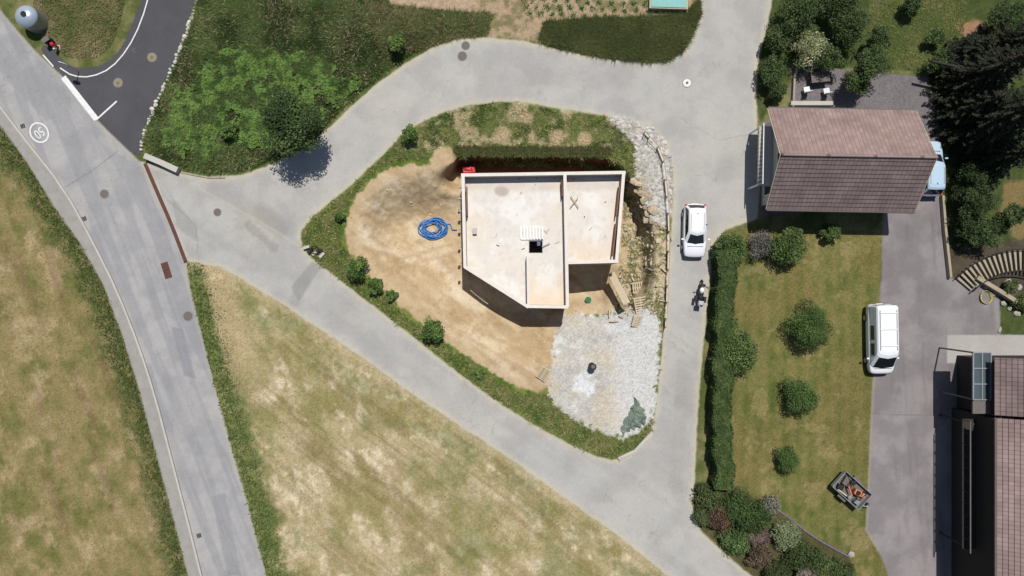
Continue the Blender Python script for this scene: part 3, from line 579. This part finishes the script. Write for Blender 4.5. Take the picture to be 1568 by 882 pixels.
empty('house_under_construction',(0,4,0),kids)
pts=[]
for i in range(300):
    t=i/300*6.283*8; r=(.45+.5*abs(math.sin(i*.021+1)))*(1+.15*math.sin(i*.31)); v=G(663,350,.06+.0006*i); pts.append((v.x+.12*math.sin(i*.05)+r*math.cos(t)*1.1,v.y+.1*math.cos(i*.07)+r*.8*math.sin(t),v.z+.06+.03*math.sin(t*3)))
for q in [(684,343),(690,343),(693,352),(700,352)]: pts.append(tuple(G(*q,.15)))
tube('blue_hose_coil',pts,.038,M_blue)
zb=zat(718,262); g=W(718,260,zb+1.2); g.z=zb
empty('red_generator',g,[box('housing',g.x,g.y,g.z+.75,1.0,.5,.95,M_red,.08,.1),box('skid',g.x,g.y,g.z+.14,1.1,.6,.28,M_black,.08,.02),tube('lifting_bar',[(g.x-.35,g.y,g.z+1.2),(g.x-.3,g.y,g.z+1.36),(g.x+.3,g.y,g.z+1.36),(g.x+.35,g.y,g.z+1.2)],.035,M_red),cyl('fuel_cap',(g.x+.2,g.y+.1,g.z+1.26),.06,.08,M_black),box('control_panel',g.x-.2,g.y-.27,g.z+.85,.4,.05,.3,M_black,.08)])
def pallet(px,py,ang,w=1.2,l=.9):
    g=G(px,py,.1); k=[]
    for i in range(7): d=(i-3)*w/7; k.append(box('board',g.x+d*math.cos(ang),g.y+d*math.sin(ang),g.z+.1,w/7*.62,l,.03,M_wood,ang))
    for j in (-1,0,1): d=j*(l/2-.06); k.append(box('stringer',g.x-d*math.sin(ang),g.y+d*math.cos(ang),g.z+.03,w,.1,.09,M_wood,ang))
    empty('pallet',g,k)
pallet(979,440,.1); pallet(981,467,1.75,1.3,1.0); pallet(832,572,1.0,1.0,.8); pallet(975,492,1.3,.9,.7)
p=W(936,418,-1.2); q=W(960,465,.1)
def plank(name,p,q,w,off):
    d=(q-p); s=Vector((-d.y,d.x,0)).normalized(); p=p+s*off;q=q+s*off; vs=[p-s*w/2,p+s*w/2,q+s*w/2,q-s*w/2]; vs=[tuple(v) for v in vs]+[tuple(v-Vector((0,0,.05))) for v in vs]
    me=bpy.data.meshes.new(name); me.from_pydata(vs,[],[(0,3,2,1),(4,5,6,7),(0,1,5,4),(2,3,7,6),(1,2,6,5),(3,0,4,7)]); me.materials.append(M_wood); return link(bpy.data.objects.new(name,me))
empty('plank_ramp',p,[plank('plank',p,q,.27,i*.275) for i in (-.5,.5)])
for i in range(16):
    cx,cy=random.choice([(925,470),(965,430),(1000,410),(955,480),(1008,450)]); cx+=random.uniform(-14,14); cy+=random.uniform(-16,16); an=random.random()*3.14; l=random.uniform(6,17)
    p=G(cx,cy,.22);q=G(cx+l*math.cos(an),cy+l*math.sin(an),.22+random.uniform(-.05,.15)); plank('timber_plank',p,q,random.uniform(.07,.15),0)
g=G(906,560); empty('water_drum',g,[cyl('drum',g+Vector((0,0,.4)),.26,.8,M_black,24),cyl('rim',g+Vector((0,0,.81)),.28,.05,M_black,24),cyl('lid',g+Vector((.02,.02,.85)),.15,.03,M_iron,20)])
g=G(900,459); empty('green_tub',g,[cyl('tub',g+Vector((0,0,.15)),.18,.3,M_green,20,.24),cyl('rim',g+Vector((0,0,.3)),.25,.04,M_green,20)])
n=30; vs=[];fs=[]
for i in range(n):
    for j in range(n):
        u,v=i/(n-1),j/(n-1)
        P=[(968,608),(992,636),(982,652),(952,662)]
        px=(P[0][0]*(1-u)+P[1][0]*u)*(1-v)+(P[3][0]*(1-u)+P[2][0]*u)*v; py=(P[0][1]*(1-u)+P[1][1]*u)*(1-v)+(P[3][1]*(1-u)+P[2][1]*u)*v
        A=np.array([float(px)]),np.array([float(py)]); f=float(fbm(A[0],A[1],8,101,3)[0]); f2=float(fbm(A[0],A[1],20,105,3,sy=4,ang=1)[0])
        e=min(u,1-u,v,1-v); g=W(px+18*(f-.5),py+16*(f2-.5)); vs.append((g.x,g.y,.06+.55*min(1,e*5)*f+.5*abs(f2-.5)))
for i in range(n-1):
    for j in range(n-1): o=i*n+j; fs.append((o,o+1,o+n+1,o+n))
me=bpy.data.meshes.new('tarpaulin'); me.from_pydata(vs,[],fs); me.materials.append(M_tarp); link(bpy.data.objects.new('tarpaulin',me))
k=[];line=[(985,205),(1012,235),(1018,290),(1022,340),(1021,400),(1019,450),(1017,500)]
L=chai(line,1,False)
for (p,q) in L: g=G(p,q); k.append(cyl('post',g+Vector((0,0,.5)),.04,1.0,M_wood,8))
for (p,q),(p2,q2) in list(zip(L[:-1],L[1:]))[::2]: k.append(plank('board',G(p,q,.3),G(p2,q2,.32),.12,.05))
k.append(tube('tape_top',[tuple(G(p,q,.95)) for p,q in L],.018,mat('tape_mat',C(214,150,120),.6,.3))); k.append(tube('tape_low',[tuple(G(p,q,.5)) for p,q in L],.02,M_white))
empty('construction_fence',G(*line[0]),k)
k=[]
for i,(p,q,a) in enumerate([(470,379,.3),(476,384,1),(484,388,.5),(490,384,.2),(494,391,.8)]): g=G(p,q); k.append(box('block',g.x,g.y,g.z+.15,.5,.22,.3,[M_conc,M_black][i%2],a,.02))
g=G(484,383); k.append(tube('cable',[(g.x+.3*math.cos(t),g.y+.3*math.sin(t),g.z+.35) for t in np.linspace(0,6.28,20)],.04,M_black)); empty('stacked_blocks',g,k)
# ---------------------------------------------------------------- tiled roofs
def tile_mat(name,c):
    m=bpy.data.materials.new(name); m.use_nodes=True; nt=m.node_tree; N=nt.nodes; L=nt.links; b=N['Principled BSDF']; b.inputs['Roughness'].default_value=.85; b.inputs['Specular IOR Level'].default_value=.1
    uv=N.new('ShaderNodeUVMap'); br=N.new('ShaderNodeTexBrick'); br.offset=0; br.inputs['Scale'].default_value=1; br.inputs['Brick Width'].default_value=.30; br.inputs['Row Height'].default_value=.34; br.inputs['Mortar Size'].default_value=.016
    br.inputs['Color1'].default_value=(*(c*1.10),1); br.inputs['Color2'].default_value=(*(c*.9),1); br.inputs['Mortar'].default_value=(*(c*.55),1); br.inputs['Mortar Smooth'].default_value=.4
    L.new(uv.outputs[0],br.inputs[0]); n=N.new('ShaderNodeTexNoise'); n.inputs['Scale'].default_value=.7; n.inputs['Detail'].default_value=7; tc=N.new('ShaderNodeTexCoord'); L.new(tc.outputs['Object'],n.inputs[0])
    mr=N.new('ShaderNodeMapRange'); mr.inputs['From Min'].default_value=.3; mr.inputs['From Max'].default_value=.7; mr.inputs['To Min'].default_value=.8; mr.inputs['To Max'].default_value=1.15; L.new(n.outputs[0],mr.inputs[0])
    vm=N.new('ShaderNodeVectorMath'); vm.operation='SCALE'; L.new(br.outputs[0],vm.inputs[0]); L.new(mr.outputs[0],vm.inputs['Scale']); L.new(vm.outputs[0],b.inputs['Base Color'])
    bp=N.new('ShaderNodeBump'); bp.inputs['Strength'].default_value=.5; bp.inputs['Distance'].default_value=.03; L.new(br.outputs['Fac'],bp.inputs['Height']); bp.invert=True; L.new(bp.outputs[0],b.inputs['Normal']); return m
M_tile=tile_mat('roof_tile_mat',C(138,121,118)); M_tile_sun=tile_mat('roof_tile_painted_sun_mat',C(160,137,130)); M_tile2=tile_mat('roof_tile_pale_mat',C(160,138,133))  # rear slope gets a paler tile copy, sunlight put into its colour
def slope(name,e0,e1,r0,r1,mt,rows):
    e0,e1,r0,r1=map(Vector,(e0,e1,r0,r1)); bm=bmesh.new(); uvl=bm.loops.layers.uv.new('UVMap'); n=(e1-e0).cross(r0-e0).normalized()
    if n.z<0: n=-n
    Lx=(e1-e0).length
    def quad(ps,uv):
        f=bm.faces.new([bm.verts.new(p) for p in ps])
        for l,t in zip(f.loops,uv): l[uvl].uv=t
    for i in range(rows):
        f0=i/rows; f1=(i+1)/rows; a=e0.lerp(r0,f0); b=e1.lerp(r1,f0); c=e1.lerp(r1,f1); d=e0.lerp(r0,f1); u=n*.045
        v0=i*.34+.02; v1=(i+1)*.34-.001
        quad([a+u,b+u,c,d],[(0,v0),(Lx,v0),(Lx,v1),(0,v1)]); quad([a-n*.02,b-n*.02,b+u,a+u],[(0,v0),(Lx,v0),(Lx,v0),(0,v0)])
    bmesh.ops.recalc_face_normals(bm,faces=bm.faces)
    me=bpy.data.meshes.new(name); bm.to_mesh(me); bm.free(); me.materials.append(mt); return link(bpy.data.objects.new(name,me))
def bar(name,p,q,r,m): return tube(name,[tuple(p),tuple(q)],r,m)
def house_main():
    x0,x1,y0,y1,yr=18.45,29.15,5.6,12.9,9.05; ze,zr=3.15,5.85; k=[]
    k.append(slope('roof_front_slope',(x0,y0,ze),(x1,y0,ze),(x0,yr,zr),(x1,yr,zr),M_tile,13)); k.append(slope('roof_rear_slope',(x0,y1,ze),(x1,y1,ze),(x0,yr,zr),(x1,yr,zr),M_tile_sun,14))
    k.append(bar('ridge_cap',(x0,yr,zr+.03),(x1,yr,zr+.03),.11,M_tile2))
    for xx in (x0,x1):
        k.append(plank('verge_board',Vector((xx,y0,ze-.02)),Vector((xx,yr,zr-.02)),.12,0)); k.append(plank('verge_board',Vector((xx,y1,ze-.02)),Vector((xx,yr,zr-.02)),.12,0))
    for yy in (y0-.06,y1+.06): k.append(bar('gutter',(x0,yy,ze-.05),(x1,yy,ze-.05),.07,M_iron))
    a,b,c,d=x0+.7,x1-.5,y0+.6,y1-.6; bm=bmesh.new()
    def zr_(y): return (ze+(zr-ze)*((y-y0)/(yr-y0) if y<yr else (y1-y)/(y1-yr)))-.12
    pr=[(c,0),(c,zr_(c)),(yr,zr-.14),(d,zr_(d)),(d,0)]
    A=[bm.verts.new((a,y,z)) for y,z in pr]; Bv=[bm.verts.new((b,y,z)) for y,z in pr]; bm.faces.new(A); bm.faces.new(Bv[::-1])
    for i in range(5): bm.faces.new((A[i],Bv[i],Bv[(i+1)%5],A[(i+1)%5]))
    bmesh.ops.recalc_face_normals(bm,faces=bm.faces); me=bpy.data.meshes.new('walls'); bm.to_mesh(me); bm.free(); me.materials.append(M_render); k.append(link(bpy.data.objects.new('walls',me)))
    for yy,w,z,h in ((7.5,1.2,1.5,1.3),(9.6,1.2,1.5,1.3),(9.1,1.0,4,1.0),(11.3,.9,1.05,2.1)):
        k.append(box('window_frame',a-.03,yy,z,.08,w+.16,h+.16,M_white)); k.append(box('window_glass',a-.05,yy,z,.08,w,h,M_glass))
    for xx,w,z,h in ((20.5,1.2,1.5,1.3),(23,2.2,1.1,2.1),(26.5,1.2,1.5,1.3)):
        k.append(box('window_frame',xx,c-.03,z,w+.16,.08,h+.16,M_white)); k.append(box('window_glass',xx,c-.05,z,w,.08,h,M_glass))
    k.append(box('balcony_slab',a-.55,9.6,2.2,1.05,4.4,.16,M_conc))
    for i in range(15): k.append(cyl('baluster',(a-1.03,7.5+i*.3,2.75),.02,.95,M_white,6))
    k.append(bar('handrail',(a-1.03,7.4,3.25),(a-1.03,11.8,3.25),.04,M_white))
    for yy in (7.5,11.7): k.append(cyl('balcony_post',(a-1.0,yy,1.06),.07,2.12,M_white,10))
    e=empty('tiled_roof_house',(23.8,9.2,0),k); e.rotation_euler[2]=math.radians(-1.0)
house_main()
def house_right():
    k=[]; x0,x1=33.15,45; y0,y1=-26.0,W(0,640,6).y; ze=6; xr=38.2; zr=8.6
    k.append(slope('roof_west_slope',(x0,y0,ze),(x0,y1,ze),(xr,y0,zr),(xr,y1,zr),M_tile2,17)); k.append(slope('roof_east_slope',(43.2,y0,ze),(43.2,y1,ze),(xr,y0,zr),(xr,y1,zr),M_tile2,17))
    k.append(bar('gutter',(x0-.06,y0,ze-.05),(x0-.06,y1,ze-.05),.08,M_iron))
    k.append(boxm('lower_walls',[(x0+.5,y0),(43,y0),(43,y1-.3),(x0+.5,y1-.3)],0,ze-.1,M_woodd_shade))
    ya=y1; yb=W(0,548,5.2).y
    k.append(slope('wing_roof',(x0+.5,ya+.02,5.0),(x0+.5,yb,5.0),(xr,ya+.02,7.3),(xr,yb,7.3),M_tile,15)); k.append(boxm('wing_walls',[(x0+.9,ya-.2),(43,ya-.2),(43,yb-.3),(x0+.9,yb-.3)],0,4.9,M_woodd_shade))
    cx0=W(1490,0,4.2).x; cx1=x0+.75; cy0=W(0,612,4.2).y; cy1=W(0,540,4.2).y
    for i in range(3): xx=cx0+(cx1-cx0)*i/2; k.append(box('canopy_rafter',xx,(cy0+cy1)/2,4.2,.08,cy1-cy0,.12,M_metal))
    for i in range(4): yy=cy0+(cy1-cy0)*i/3; k.append(box('canopy_bar',(cx0+cx1)/2,yy,4.21,cx1-cx0,.08,.12,M_metal))
    k.append(box('canopy_glass',(cx0+cx1)/2,(cy0+cy1)/2,4.16,cx1-cx0-.02,cy1-cy0-.02,.03,mat('canopy_glass_mat',(.07,.09,.10),.1,.1,2,0,spec=.6)))
    k.append(box('canopy_roof_edge',(cx0+cx1)/2,cy0-.55,4.1,cx1-cx0,.9,.14,M_iron))
    for yy in (cy0,cy1): k.append(cyl('canopy_post',(cx0+.06,yy,2.07),.06,4.1,M_iron,10))
    bx=W(1474,0,3).x; k.append(box('balcony_deck',(bx+x0+.5)/2,-14.2,2.9,x0+.5-bx,9.4,.15,M_woodd_shade))
    k.append(bar('balcony_rail',(bx,-18.9,3.9),(bx,-9.5,3.9),.05,M_iron))
    for yy in (-18.7,-9.7): k.append(cyl('balcony_post',(bx+.1,yy,1.41),.08,2.82,M_woodd_shade,10))
    for i in range(12): k.append(cyl('baluster',(bx,-18.9+i*.85,3.4),.02,1,M_woodd_shade,6))
    empty('large_tiled_house',(38,-15,0),k)
house_right()
k=[]; cc=W(1553,505)
for i in range(20):
    a=math.radians(138-i*3.6); r0,r1=4.55,6.05
    pts=[(cc.x+r*math.cos(a+s*w/r),cc.y+r*math.sin(a+s*w/r)) for r,s,w in ((r0,-1,.05),(r1,-1,.10),(r1,1,.10),(r0,1,.05))]
    k.append(boxm('tread',pts,.1,.22+.05*i,M_stone))
k.append(tube('inner_rail',[(cc.x+4.5*math.cos(math.radians(140-i*4)),cc.y+4.5*math.sin(math.radians(140-i*4)),.4+.055*i) for i in range(19)],.05,M_black))
k.append(tube('outer_rail',[(cc.x+6.12*math.cos(math.radians(140-i*4)),cc.y+6.12*math.sin(math.radians(140-i*4)),.5+.055*i) for i in range(19)],.04,M_black))
empty('curved_garden_steps',(cc.x,cc.y,0),k)
ribbon('retaining_wall',[(1440,300),(1444,352),(1452,425)],.18,.4,M_stone,0,0)
ribbon('retaining_wall',[(1490,425),(1515,440),(1540,455),(1568,475)],.3,.6,M_stone,0,1)
rocks('garden_rocks',np.array([1495.,1510,1522,1535,1546,1302,1556,1530,1560,1542]),np.array([435.,440,450,465,472,848,480,505,440,432]),np.array([.6,.5,.6,.5,.55,.6,.5,.4,.7,.6]),np.tile(C(186,180,168),(10,1)))
for a in [(1545,440,12,.8),(1562,462,12,.9),(1478,372,12,1)]: plant('rockery_plant',*a,C(60,80,36),C(104,120,60))
g=G(1509,455); tube('garden_hose',[(g.x+(.35+.02*i/8)*math.cos(i*.5),g.y+(.5)*math.sin(i*.5),.06+.002*i) for i in range(60)],.02,mat('yellow_hose_mat',C(200,190,100),.5,.1))
ribbon('lawn_edging',[(1168,765),(1205,790),(1245,822),(1300,852)],.14,.12,mat('slate_mat',C(120,112,122),.8,.3),0,1)
g=G(1250,122); k=[box('table_top',g.x,g.y,.74,1.4,.8,.05,M_iron,.1,.02)]+[cyl('leg',(g.x+a,g.y+b,.36),.03,.72,M_iron,8) for a in (-.6,.6) for b in (-.3,.3)]; empty('garden_table',g,k)
for p,q in ((1232,140),(1262,142),(1245,103)):
    g=G(p,q); k=[box('seat',g.x,g.y,.45,.45,.45,.05,M_metal,.2),box('backrest',g.x,g.y-.22,.7,.45,.04,.5,M_metal,.2)]+[cyl('leg',(g.x+a,g.y+b,.22),.02,.43,M_metal,6) for a in (-.18,.18) for b in (-.18,.18)]; empty('garden_chair',g,k)
ribbon('garden_wall',[(1212,165),(1214,120),(1222,100)],.14,.4,M_stone,0,0); ribbon('planter_wall',[(1208,160),(1272,160)],.3,.45,M_conc,0,0)
ribbon('pergola_beam',[(1400,108),(1490,128)],.14,.12,M_woodd_shade,2.3,0)
g=W(1022,2); empty('garden_cold_frame',g,[box('timber_sides',g.x,g.y,.25,2.9,1.5,.5,M_wood,-.03),box('cover',g.x,g.y,.53,2.7,1.35,.06,M_turq,-.03,.02)])
# ---------------------------------------------------------------- vehicles
def loft(name,rings,mt,mats=None,caps=True,smooth=True,facemat=None):
    vs=[];fs=[];mi=[]; n=len(rings[0])
    for r in rings: vs+= [tuple(p) for p in r]
    for i in range(len(rings)-1):
        for j in range(n): fs.append((i*n+j,i*n+(j+1)%n,(i+1)*n+(j+1)%n,(i+1)*n+j)); mi.append(facemat(i,j) if facemat else 0)
    if caps: fs.append(tuple(range(n))[::-1]); mi.append(0); fs.append(tuple(range((len(rings)-1)*n,len(rings)*n))); mi.append(0)
    me=bpy.data.meshes.new(name); me.from_pydata(vs,[],fs)
    for m in (mats or [mt]): me.materials.append(m)
    bm=bmesh.new(); bm.from_mesh(me); bmesh.ops.recalc_face_normals(bm,faces=bm.faces); bm.to_mesh(me); bm.free()
    for p,m in zip(me.polygons,mi): p.material_index=m; p.use_smooth=smooth
    return link(bpy.data.objects.new(name,me))
def car(name,px,py,head,L,Wd,Ht,paint,van=False):
    k=[]; hw=Wd/2
    if van: st=[(-.5,.86,.9,.4),(-.485,.96,1.0,.3),(-.3,1,1.02,.25),(0,1,1.02,.25),(.3,1,1.02,.25),(.4,.96,.98,.25),(.47,.87,.88,.28),(.5,.7,.74,.35)]
    else: st=[(-.5,.74,.72,.4),(-.48,.88,.86,.32),(-.4,.97,.93,.25),(-.2,1,.94,.22),(.15,1,.94,.22),(.3,.98,.9,.22),(.42,.92,.82,.25),(.48,.8,.7,.3),(.5,.62,.6,.36)]
    rings=[]
    for y,w,zt,zb in st:
        Y=y*L; w=w*hw
        prof=[(.82,zb),(.97,zb+.12),(1.0,zb+.3),(.99,zt*.86),(.93,zt*.96),(.72,zt+.01),(.35,zt+.035)]
        r=[(w*a,Y,b) for a,b in prof]+[(-w*a,Y,b) for a,b in prof[::-1]]; rings.append(r)
    b=loft('body',rings,paint); md=b.modifiers.new('s','SUBSURF'); md.levels=1; md.render_levels=2; k.append(b)
    zb=1.0 if van else .90
    if van: lev=[(zb,-.49,.40,.93),(Ht-.16,-.485,.245,.82),(Ht-.04,-.47,.20,.75),(Ht,-.44,.16,.62)]
    else: lev=[(zb,-.47,.25,.90),(Ht-.13,-.40,.085,.74),(Ht-.03,-.365,.04,.66),(Ht,-.31,.0,.52)]
    rg=[]
    for z,ya,yb,w in lev:
        w*=hw; ya*=L;yb*=L; c=.13; bul=.10*(1 if z<Ht-.02 else .5)
        rg.append([(-w,ya+c,z),(-w,yb-c*2,z),(-w+c*1.2,yb-.02,z),(0,yb+bul,z),(w-c*1.2,yb-.02,z),(w,yb-c*2,z),(w,ya+c,z),(w-c,ya,z),(0,ya-bul*.3,z),(-w+c,ya,z)])
    def fm(i,j):
        if i: return 0
        if j in (2,3): return 1
        if j in (0,5): return 1 if not van else 0
        if j in (7,8): return 1
        return 0
    g_=loft('cabin',rg,paint,[paint,M_glass],True,False,fm); md=g_.modifiers.new('b','BEVEL'); md.width=.03; md.segments=2; md.limit_method='ANGLE'; md.angle_limit=.5; k.append(g_)
    if van:
        for s in (-1,1):
            for ya,yb in ((.05,.22),(-.2,.0)):
                o=box('side_window',s*(hw*.885),(ya+yb)/2*L,1.32,.03,(yb-ya)*L,.42,M_glass); o.rotation_euler[1]=-s*.12; k.append(o)
        for i in range(3): k.append(box('roof_bar',0,-.38*L+i*.23*L,Ht+.05,hw*1.3,.05,.04,M_white))
        for s in (-1,1): k.append(box('roof_rail',s*hw*.62,-.14*L,Ht+.03,.04,.56*L,.04,M_metal))
        k.append(box('bumper',0,.497*L,.42,hw*1.5,.08,.2,M_black,0,.03))
    else:
        for s in (-1,1): k.append(box('roof_rail',s*hw*.55,-.16*L,Ht+.0,.03,.30*L,.02,M_iron,0,.008))
        k.append(box('pillar',hw*.83,-.1*L,1.17,.05,.07,.5,M_black)); k.append(box('pillar',-hw*.83,-.1*L,1.17,.05,.07,.5,M_black))
        k.append(box('antenna',0,-.3*L,Ht+.02,.04,.12,.05,M_black))
    k.append(box('bonnet_seam',0,.3*L if not van else .415*L,(.945 if not van else 1.015),hw*1.35,.02,.02,M_black))
    for s in (-1,1):
        k.append(box('mirror',s*(hw+.11),(.17 if not van else .27)*L,1.0,.2,.13,.14,paint,0,.03))
        k.append(box('headlight',s*hw*.68,.455*L,.68,.3,.2,.1,M_metal,-s*.35,.03)); k.append(box('tail_light',s*hw*.8,-.475*L,.8,.16,.12,.22,M_red,0,.03))
        for f in (-.3,.31):
            k.append(cyl('tyre',(s*(hw-.11),f*L,.32),.32,.22,M_black,24,axis=(1,0,0))); k.append(cyl('hub',(s*(hw-.0),f*L,.32),.19,.03,M_metal,16,axis=(1,0,0)))
    k.append(box('grille',0,.492*L,.5,hw*1.1,.06,.16,M_black)); k.append(box('number_plate',0,-.502*L,.6,.5,.03,.12,M_white)); k.append(box('wiper',.1,(.19 if not van else .33)*L,1.02,.6,.02,.02,M_black,.15))
    e=empty(name,(0,0,0),k); g=W(px,py,.7); e.location=(g.x,g.y,.01); e.rotation_euler[2]=math.radians(head)
car('parked_car',1064,353,179,4.05,1.76,1.5,M_car)
car('parked_van',1348,519,181,5.3,2.0,1.95,M_car,True)
car('blue_parked_car',1425,258,0,4.2,1.8,1.6,M_carb)
def moto(px,py,head):
    k=[]
    for y in (-.65,.65):
        bpy.ops.mesh.primitive_torus_add(major_radius=.25,minor_radius=.065,major_segments=24,minor_segments=8,rotation=(0,math.pi/2,0),location=(0,y,.31)); o=bpy.context.object; o.name='tyre'; o.data.materials.append(M_black); k.append(o); k.append(cyl('rim',(0,y,.31),.12,.08,M_metal,14,axis=(1,0,0)))
    k.append(loft('tank',[[(-.08,.35,.7),(.08,.35,.7),(.08,.35,.85),(-.08,.35,.85)],[(-.17,.15,.65),(.17,.15,.65),(.13,.15,.95),(-.13,.15,.95)],[(-.1,-.1,.65),(.1,-.1,.65),(.09,-.1,.85),(-.09,-.1,.85)]],M_white))
    k.append(loft('seat',[[(-.14,-.1,.72),(.14,-.1,.72),(.13,-.1,.82),(-.13,-.1,.82)],[(-.2,-.4,.72),(.2,-.4,.72),(.17,-.4,.85),(-.17,-.4,.85)],[(-.1,-.75,.8),(.1,-.75,.8),(.08,-.75,.92),(-.08,-.75,.92)]],M_black))
    k.append(box('engine',0,.05,.42,.42,.5,.35,M_black,0,.04)); k.append(tube('handlebar',[(-.4,.3,1.0),(-.2,.42,1.02),(.2,.42,1.02),(.4,.3,1.0)],.03,M_black))
    for s in (-1,1): k.append(tube('fork',[(s*.09,.65,.31),(s*.09,.42,1.0)],.03,M_metal)); k.append(box('mirror',s*.35,.42,1.12,.14,.05,.08,M_black)); k.append(box('pannier',s*.33,-.55,.6,.22,.45,.35,M_black,0,.04))
    k.append(cyl('headlight',(0,.56,.88),.1,.1,M_white,16,axis=(0,1,0))); k.append(box('top_case',0,-.85,.98,.44,.34,.28,M_metal,0,.05)); k.append(box('front_mudguard',0,.66,.6,.14,.4,.04,M_black,0,.02)); k.append(box('fairing',0,.5,.92,.36,.22,.2,M_black,0,.06))
    e=empty('parked_motorcycle',(0,0,0),k); g=W(px,py,.5); e.location=(g.x,g.y,.01); e.rotation_euler[2]=math.radians(head)
moto(1073,447,-8)
def trailer(px,py,ang):
    k=[box('bed',0,0,.5,2.6,1.5,.06,M_iron)]
    for s in (-1,1):
        k.append(box('side_panel',0,s*.77,.68,2.6,.05,.36,M_metal)); k.append(box('mudguard',-.1,s*.91,.6,.75,.24,.05,M_iron,0,.02)); k.append(cyl('tyre',(-.1,s*.92,.29),.29,.18,M_black,20,axis=(0,1,0)))
        k.append(tube('drawbar',[(1.3,s*.5,.45),(2.0,0,.45)],.04,M_metal))
    for s in (-1,1): k.append(box('end_panel',s*1.32,0,.68,.05,1.5,.36,M_metal))
    k.append(cyl('jockey_wheel',(1.85,.1,.2),.12,.08,M_black,14,axis=(0,1,0)))
    k+= [box('machine_body',.35,.15,.85,.55,.45,.45,M_orange,.3,.08),box('machine_arm',-.15,-.15,.95,.8,.1,.14,M_orange,-.5,.04),box('orange_panel',.85,.3,.8,.3,.4,.1,M_orange,.2,.03),box('machine_seat',.3,.15,1.15,.3,.3,.14,M_black,.3,.05),box('bucket',-.85,.25,.75,.35,.7,.3,M_iron,.2,.03),box('tool_crate',.85,-.4,.7,.4,.35,.3,M_metal,.1,.02),tube('roll_bar',[(.5,-.3,.9),(.5,-.3,1.5),(.6,.5,1.5),(.6,.5,.9)],.035,M_black),box('crate',-.8,-.4,.68,.45,.4,.28,M_black,.4,.02),cyl('hydraulic_tank',(.1,-.5,.8),.14,.45,M_metal,14),tube('strap',[(-1.1,.6,.9),(0,.2,1.0),(1.1,.6,.9)],.025,M_black),box('tool_bag',-.3,.5,.65,.4,.3,.25,M_black,.6,.05),box('timber_offcut',-.3,-.6,.75,1.1,.1,.06,M_wood,.1),box('brown_sack',-.35,.1,.65,.45,.35,.2,M_rust,.5,.07)]
    e=empty('equipment_trailer',(0,0,0),k); g=W(px,py,.6); e.location=(g.x,g.y,0); e.rotation_euler[2]=math.radians(ang)
trailer(1303,750,-42)
# ---------------------------------------------------------------- light, sky, camera
sv=Vector((.09,.44,1)).normalized()
sl=bpy.data.lights.new('sun','SUN'); sl.energy=4.5; sl.angle=math.radians(.55); sl.color=(1,.97,.92); so=link(bpy.data.objects.new('sun',sl)); so.rotation_mode='QUATERNION'; so.rotation_quaternion=sv.to_track_quat('Z','Y'); so.location=(5,20,50)
w=bpy.data.worlds.new('World'); bpy.context.scene.world=w; w.use_nodes=True; nt=w.node_tree; sk=nt.nodes.new('ShaderNodeTexSky'); sk.sky_type='NISHITA'; sk.sun_disc=False; sk.sun_elevation=math.asin(sv.z); sk.sun_rotation=math.atan2(sv.x,sv.y)
bg=nt.nodes['Background']; bg.inputs[1].default_value=.075; nt.links.new(sk.outputs[0],bg.inputs[0])
cd=bpy.data.cameras.new('camera'); co=link(bpy.data.objects.new('camera',cd)); co.location=(0,0,H); cd.sensor_width=36; cd.lens=36*H/(1568*S); cd.clip_end=3000; cd.clip_start=1
sc=bpy.context.scene; sc.camera=co; sc.view_settings.view_transform='Standard'; sc.view_settings.look='None'; sc.view_settings.exposure=0
